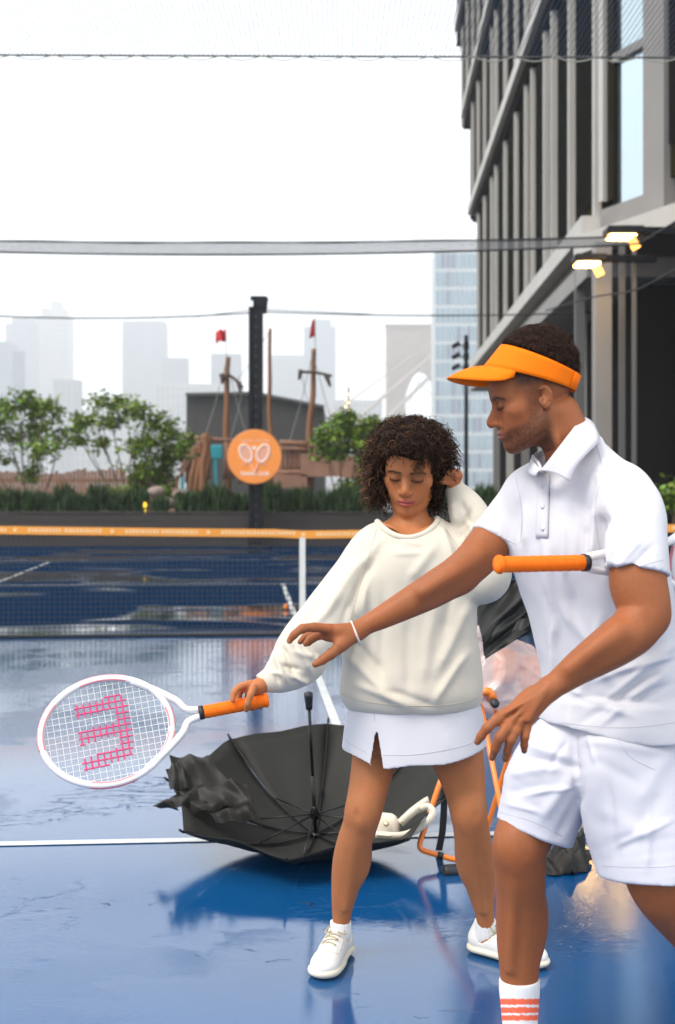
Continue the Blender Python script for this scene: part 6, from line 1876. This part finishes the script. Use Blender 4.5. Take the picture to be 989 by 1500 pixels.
def surf(x, y, D0=2.4, D1=3.2, S_=None):
    """first point of the cloth along the view line through a photo pixel"""
    ts = np.linspace(D0, D1, 200); pts = np.array([P(x, y, t) for t in ts]); v = (S_ or Sp).ev(pts)
    i = int(np.argmax(v < 0)); return pts[i] if v[i] < 0 else None
# placket strip, buttons, sleeve hems
g = []
for y in np.linspace(694, 788, 14):
    row = []
    for dx_ in (-9, -3, 3, 9):
        q = cast(bvP, 797 + dx_ - (y - 694) * .03, y)[0]; row.append(q + np.array([-.001, -.002, 0]))
    g.append(row)
V, f = sheet(np.array(g), .002, (0, -1, 0)); MB().add(V, f).build('placket', m_polo, ps, True)
for y in (712, 742, 774):
    q = cast(bvP, 796, y)[0]; MB().lathe(q + [-.0015, -.0036, 0], [(0, 0), (.0055, 0), (.0055, .002), (0, .0025)], 12, axis=(-.4, -1, 0)).build('button', mat('button_%d' % y, (.6, .58, .6), .3), ps, True)
# collar: near leaf and far leaf folded down over the shirt
def leaf(rows, name):
    # rows of (inner edge px, outer edge px) points with distance
    g = []
    for (a, b) in rows:
        A_, B_ = P(*a), P(*b); r_ = []
        for t in np.linspace(0, 1, 6):
            p = A_ * (1 - t) + B_ * t; bul = math.sin(PI * min(1, t * 1.0)) * .006
            r_.append(p + np.array([0, -bul, bul * .8]))
        g.append(r_)
    G = np.array(g); G = np.stack([smooth_path(G[:, k], 5) for k in range(G.shape[1])], 1)
    V, f = sheet(G, .0032, None); return MB().add(V, f).build(name, m_polo, ps, True)
col = leaf([((792, 689, 2.885), (834, 705, 2.83)), ((806, 672, 2.868), (846, 680, 2.835)), ((822, 651, 2.880), (863, 662, 2.86)), ((838, 630, 2.905), (878, 645, 2.895)), ((850, 614, 2.96), (873, 628, 2.96)), ((849, 613, 3.02), (866, 621, 3.05)), ((830, 622, 3.06), (838, 634, 3.10)), ((800, 655, 3.05), (795, 672, 3.09)), ((781, 668, 3.00), (772, 690, 3.02)), ((792, 689, 2.90), (784, 698, 2.90))], 'collar')
m_pseam = mat('shirt_stitching', (.50, .49, .53), .8)
for nm, px_ in (('hem_stitching', [(822, 1058), (850, 1062), (900, 1066), (950, 1064), (988, 1058)]), ('sleeve_stitching', [(887, 836), (905, 834), (935, 829), (972, 820)]),
                ('sleeve_stitching', [(696, 767), (712, 775), (735, 787), (756, 797)]), ('shoulder_seam', [(872, 648), (880, 672), (884, 700)]),
                ('armhole_seam', [(918, 672), (893, 690), (876, 720), (872, 760), (878, 800), (884, 828)]), ('armhole_seam', [(756, 700), (762, 730), (765, 760), (762, 795)])):
    seam(bvP, px_, .0007, m_pseam, nm, ps)
# near collar stand
MB().tube(smooth_path([P(793, 690, 2.885), P(790, 680, 2.93), P(781, 668, 3.0)], 5), .004, 6).build('collar_edge', m_polo, ps, True)

# shorts
m_shorts = mat('white_shorts_cloth', (0.60, 0.59, 0.64), .75, .02, 10, bump=.15, bscale=400, bdist=.0006, sheen=.1, spec=.25)
S = SDF()
nl = [(918, 1075, 2.97, 74), (925, 1120, 2.93, 84), (940, 1200, 2.89, 84), (955, 1275, 2.86, 79), (960, 1320, 2.85, 78)]
fl_ = [(868, 1080, 3.04, 58), (836, 1105, 3.03, 66), (806, 1145, 3.03, 66), (786, 1205, 3.03, 58), (774, 1255, 3.02, 58)]
far_ = SDF(); hn_ = unit([.36, .10, 1.0])
S.u(ptube(fl_)).sub(ptube([(800, 1175, 3.03, 50), (786, 1205, 3.03, 50), (770, 1265, 3.02, 50)]))
S.sub(Prim(lambda p: (p - P(779, 1219, 3.0)) @ hn_, P(690, 1400, 2.8), P(870, 1170, 3.3)))
nT = ptube(nl); nI = ptube([(942, 1225, 2.88, 68), (955, 1275, 2.86, 68), (960, 1340, 2.85, 68)])
S.u(Prim(lambda p: np.maximum(np.maximum(nT.f(p), -nI.f(p)), (p - P(930, 1282, 2.86)) @ np.array([.0, -.12, -1.0])), nT.lo, nT.hi), .008)
S.u(loft(tor([(1035, 828, 985, 3.0), (1075, 820, 994, 3.0), (1130, 814, 1008, 2.99), (1155, 835, 995, 2.98)]), 2.4), .02)
S.inter(Prim(lambda p: p[:, 2] - zP(1060, 2.95), (-9,) * 3, (9,) * 3))
SF = [(860, 1075, 870, 1120, 4, .005), (830, 1085, 800, 1130, 4, -.005), (985, 1200, 900, 1240, 5, .006), (740, 1175, 790, 1190, 4, .004), (890, 1140, 905, 1260, 6, -.005), (848, 1150, 770, 1165, 4, .006), (800, 1050, 770, 1100, 7.3, 0.0068), (775, 1095, 840, 1110, 6.1, 0.0068), (770, 1110, 850, 1125, 6.1, -0.0084), (745, 1135, 830, 1120, 7.3, 0.0068), (845, 1130, 790, 1200, 8.6, 0.0084), (855, 1160, 815, 1225, 7.3, -0.0068), (740, 1160, 800, 1150, 8.6, -0.0042),
      (850, 1085, 985, 1105, 7.3, 0.0058), (860, 1110, 940, 1150, 9.7, -0.0050), (870, 1180, 960, 1230, 12.2, 0.0050), (985, 1100, 930, 1180, 11.0, 0.0058), (980, 1150, 900, 1260, 11.0, -0.0050), (950, 1180, 948, 1275, 6.1, 0.0050), (880, 1220, 985, 1215, 9.7, 0.0042), (840, 1090, 852, 1180, 6.1, -0.0068)]
so_ = shape('shorts', S, .0038, m_shorts, mo, disp=lambda p: .004 * vnoise(p, 8) + .002 * vnoise(p, 20) + folds2d(p, SF, 3.08))

bvO = bvh_of(so_)
for nm, px_ in (('hem_stitching', [(734, 1190), (760, 1197), (790, 1207), (822, 1224)]), ('hem_stitching', [(884, 1268), (920, 1270), (960, 1270), (988, 1268)]),
                ('front_seam', [(846, 1080), (848, 1110), (852, 1140)]), ('pocket_seam', [(905, 1082), (925, 1110), (960, 1128)])):
    seam(bvO, px_, .0007, m_pseam, nm, so_)
# striped socks, shoes
S = SDF(); S.u(ptube([(761, 1440, 3.07, 29.5), (761, 1452, 3.07, 29.3), (761.5, 1480, 3.065, 27), (762, 1510, 3.06, 25), (763, 1560, 3.05, 24)]))
S.inter(half(P(760, 1450, 3.0), (0.02, 0, -1)))
def sock_col(V):
    y = HY - (V[:, 2] - CH) / V[:, 1] * F
    c = np.tile(np.array([.74, .73, .74]), (len(V), 1))
    for y0, y1 in ((1463, 1472), (1475.5, 1484), (1487, 1495)): c[(y > y0) & (y < y1)] = (.80, .13, .06)
    return c
shape('sock', S, .0026, mat('striped_sock', (.75, .75, .75), .9, attr=True, bump=.4, bscale=300, bdist=.001), mo, colors=sock_col, disp=lambda p: .0006 * np.sin(np.arctan2(p[:, 1] - 3.07, p[:, 0] - xP(761, 3.07)) * 44))
trainer(mo, P(763, 1552, 3.05), [.505, 3.08, 0], [.225, 2.97, 0], sock_r=.038, sock_h=.03)
trainer(mo, P(1133, 1496, 3.12), P(1165, 1505, 3.14), P(1020, 1594, 3.0), sock_r=.036, sock_h=.06)
# bracelet
bc, bd = P(521, 927, 2.96), unit(P(505, 930, 2.96) - P(535, 918, 2.962))
br = MB().tube(ring(bc, bd, .0285, 30), .0026, 8, closed=True).build('bracelet', mat('white_bracelet', (.78, .66, .60), .35), mo, True)

# hair and visor
S = SDF(); hc_ = P(789, 533, DM - .03)
band_o = P(780, 538, DM - .03); T19 = math.radians(20)
ey, ez, ex = np.array([math.cos(T19), 0, -math.sin(T19)]), np.array([math.sin(T19), 0, math.cos(T19)]), np.array([0, -1.0, 0])
S.u(ell(hc_, (.0945, .083, .0935))).u(ell(hc_ + [-.030, 0, -.004], (.070, .074, .078)), .02)
S.inter(half(band_o + ez * (-.016), ez))
def _inb(p):       # stay inside the visor band up to its top edge
    q = p - band_o; a = np.arctan2(q @ ex / .0865, -(q @ ey) / .109); cf = (1 + np.cos(a)) / 2; z = q @ ez
    hb, ht = -.040 * cf - .020 * (1 - cf), .024 * cf + .018 * (1 - cf); h = np.clip((z - hb) / (ht - hb), 0, 1)
    k = np.sqrt((q @ ey / (.103 - .022 * cf * h)) ** 2 + (q @ ex / (.0805 - .010 * h * cf)) ** 2)
    return np.where(z < ht + .003, (k - 1) * .09, -1.0)
S.inter(Prim(_inb, (-9,) * 3, (9,) * 3))
hm_ = shape('hair', S, .005, MATS['hair_mass'], mo, disp=lambda p: .004 * vnoise(p, 45) + .002 * vnoise(p, 100))
Vh = np.array([v.co for v in hm_.data.vertices]) + np.array(mo.location); Nh = np.array([v.normal for v in hm_.data.vertices])
mb = {'v': [], 'f': [], 'c': []}; rr = random.Random(5); n = 0
while n < 2300:
    i = rr.randrange(len(Vh)); p, nn = Vh[i], Nh[i]
    if (p - band_o) @ ez < .029 + .006 * (-(p - band_o) @ ey) / .1: continue
    if p[1] > DM + .02 and rr.random() < .8: continue
    k = rr.uniform(.7, 1.9); curl(mb, p - nn * .004, nn + np.array([rr.gauss(0, .5), rr.gauss(0, .5), rr.gauss(0, .5)]), rr.uniform(.006, .013), rr.uniform(.0022, .0040), rr.uniform(.9, 1.6), .0011, np.array([.014, .008, .005]) * k, np.array([.050, .024, .013]) * k, n=10, rnd=rr); n += 1
build_curls(mb, 'curls', hm_)
m_vis = mat('orange_visor_cloth', (0.92, 0.185, 0.003), .7, .04, 12, bump=.2, bscale=500, bdist=.0006, spec=.12)
ve = empty('visor', tuple(band_o - np.array(mo.location))); ve.parent = mo
def vb(a, h, out=0.0):     # a = 0 at the forehead; h 0 bottom .. 1 top
    H = .0345 + .0 * a; cf = (1 + math.cos(a)) / 2
    hb, ht = -.040 * cf - .020 * (1 - cf), .024 * cf + .018 * (1 - cf)
    z = hb + (ht - hb) * h; lean = .022 * cf * h
    ry_, rx_ = .109 - lean + out, .0865 - .010 * h * cf + out
    return band_o + ey * (-ry_ * math.cos(a)) + ex * (rx_ * math.sin(a)) + ez * z
def link_local(mbd, name, m, par, smooth=True): return mbd.build(name, m, par, smooth)
G = np.array([[vb(a, h) for h in np.linspace(0, 1, 6)] for a in np.linspace(-PI * .94, PI * .94, 72)])
V, f = sheet(G, .003, None); MB().add(V, f).build('band', m_vis, ve, True)
A = np.linspace(-1.18, 1.18, 40); G = []
for a in A:
    row = []; b0 = vb(a, 0.02)
    cc_ = math.cos(a * .5 * PI / 1.18)
    Lb = .071 * max(cc_, 0) ** .62
    for t in np.linspace(0, 1, 8):
        o_ = -ey * math.cos(a * .55) + ex * math.sin(a * .55)
        p = b0 + o_ * Lb * t - ez * (.058 * t * t * .6 + .020 * t) * max(cc_, 0) ** .5 - ez * .016 * (math.sin(a) ** 2) * t
        row.append(p)
    G.append(row)
V, f = sheet(np.array(G), .0035, None); MB().add(V, f).build('brim', m_vis, ve, True)
MB().tube([vb(a, .04, .002) for a in np.linspace(-1.15, 1.15, 40)], .0013, 5).build('seam', m_vis, ve, True)
cb_ = [[vb(a, h, .004) for h in (.0, .5, .98)] for a in np.linspace(PI * .80, PI * 1.10, 10)]
V, f = sheet(np.array(cb_), .003, None); MB().add(V, f).build('strap', m_vis, ve, True)

def lashes(fr, par):
    mb = MB(); r = random.Random(9)
    for s in (-1, 1):
        for k in range(15):
            dx = -.015 + .030 * k / 14; x = s * (.031 + dx); z = -.0078 + 9.0 * dx * dx
            y = -.0705 - .0155 * math.sqrt(max(0, 1 - (dx / .0155) ** 2 - ((z + .001) / .0125) ** 2)) - .0005
            a = np.array([x, y, z]); b = a + np.array([s * (dx * .18 + .0010), -.0075, -.0020 - .001 * r.random()])
            mb.tube(fr.w(np.array([a, (a + b) / 2 + [0, 0, -.0012], b])), [.0006, .0005, .0002], 4)
    return mb.build('eyelashes', m_lashm, par)
m_lashm = mat('lash_hair', (.010, .006, .005), .6, spec=.1)
lashes(frW, bw); lashes(frM, bm)
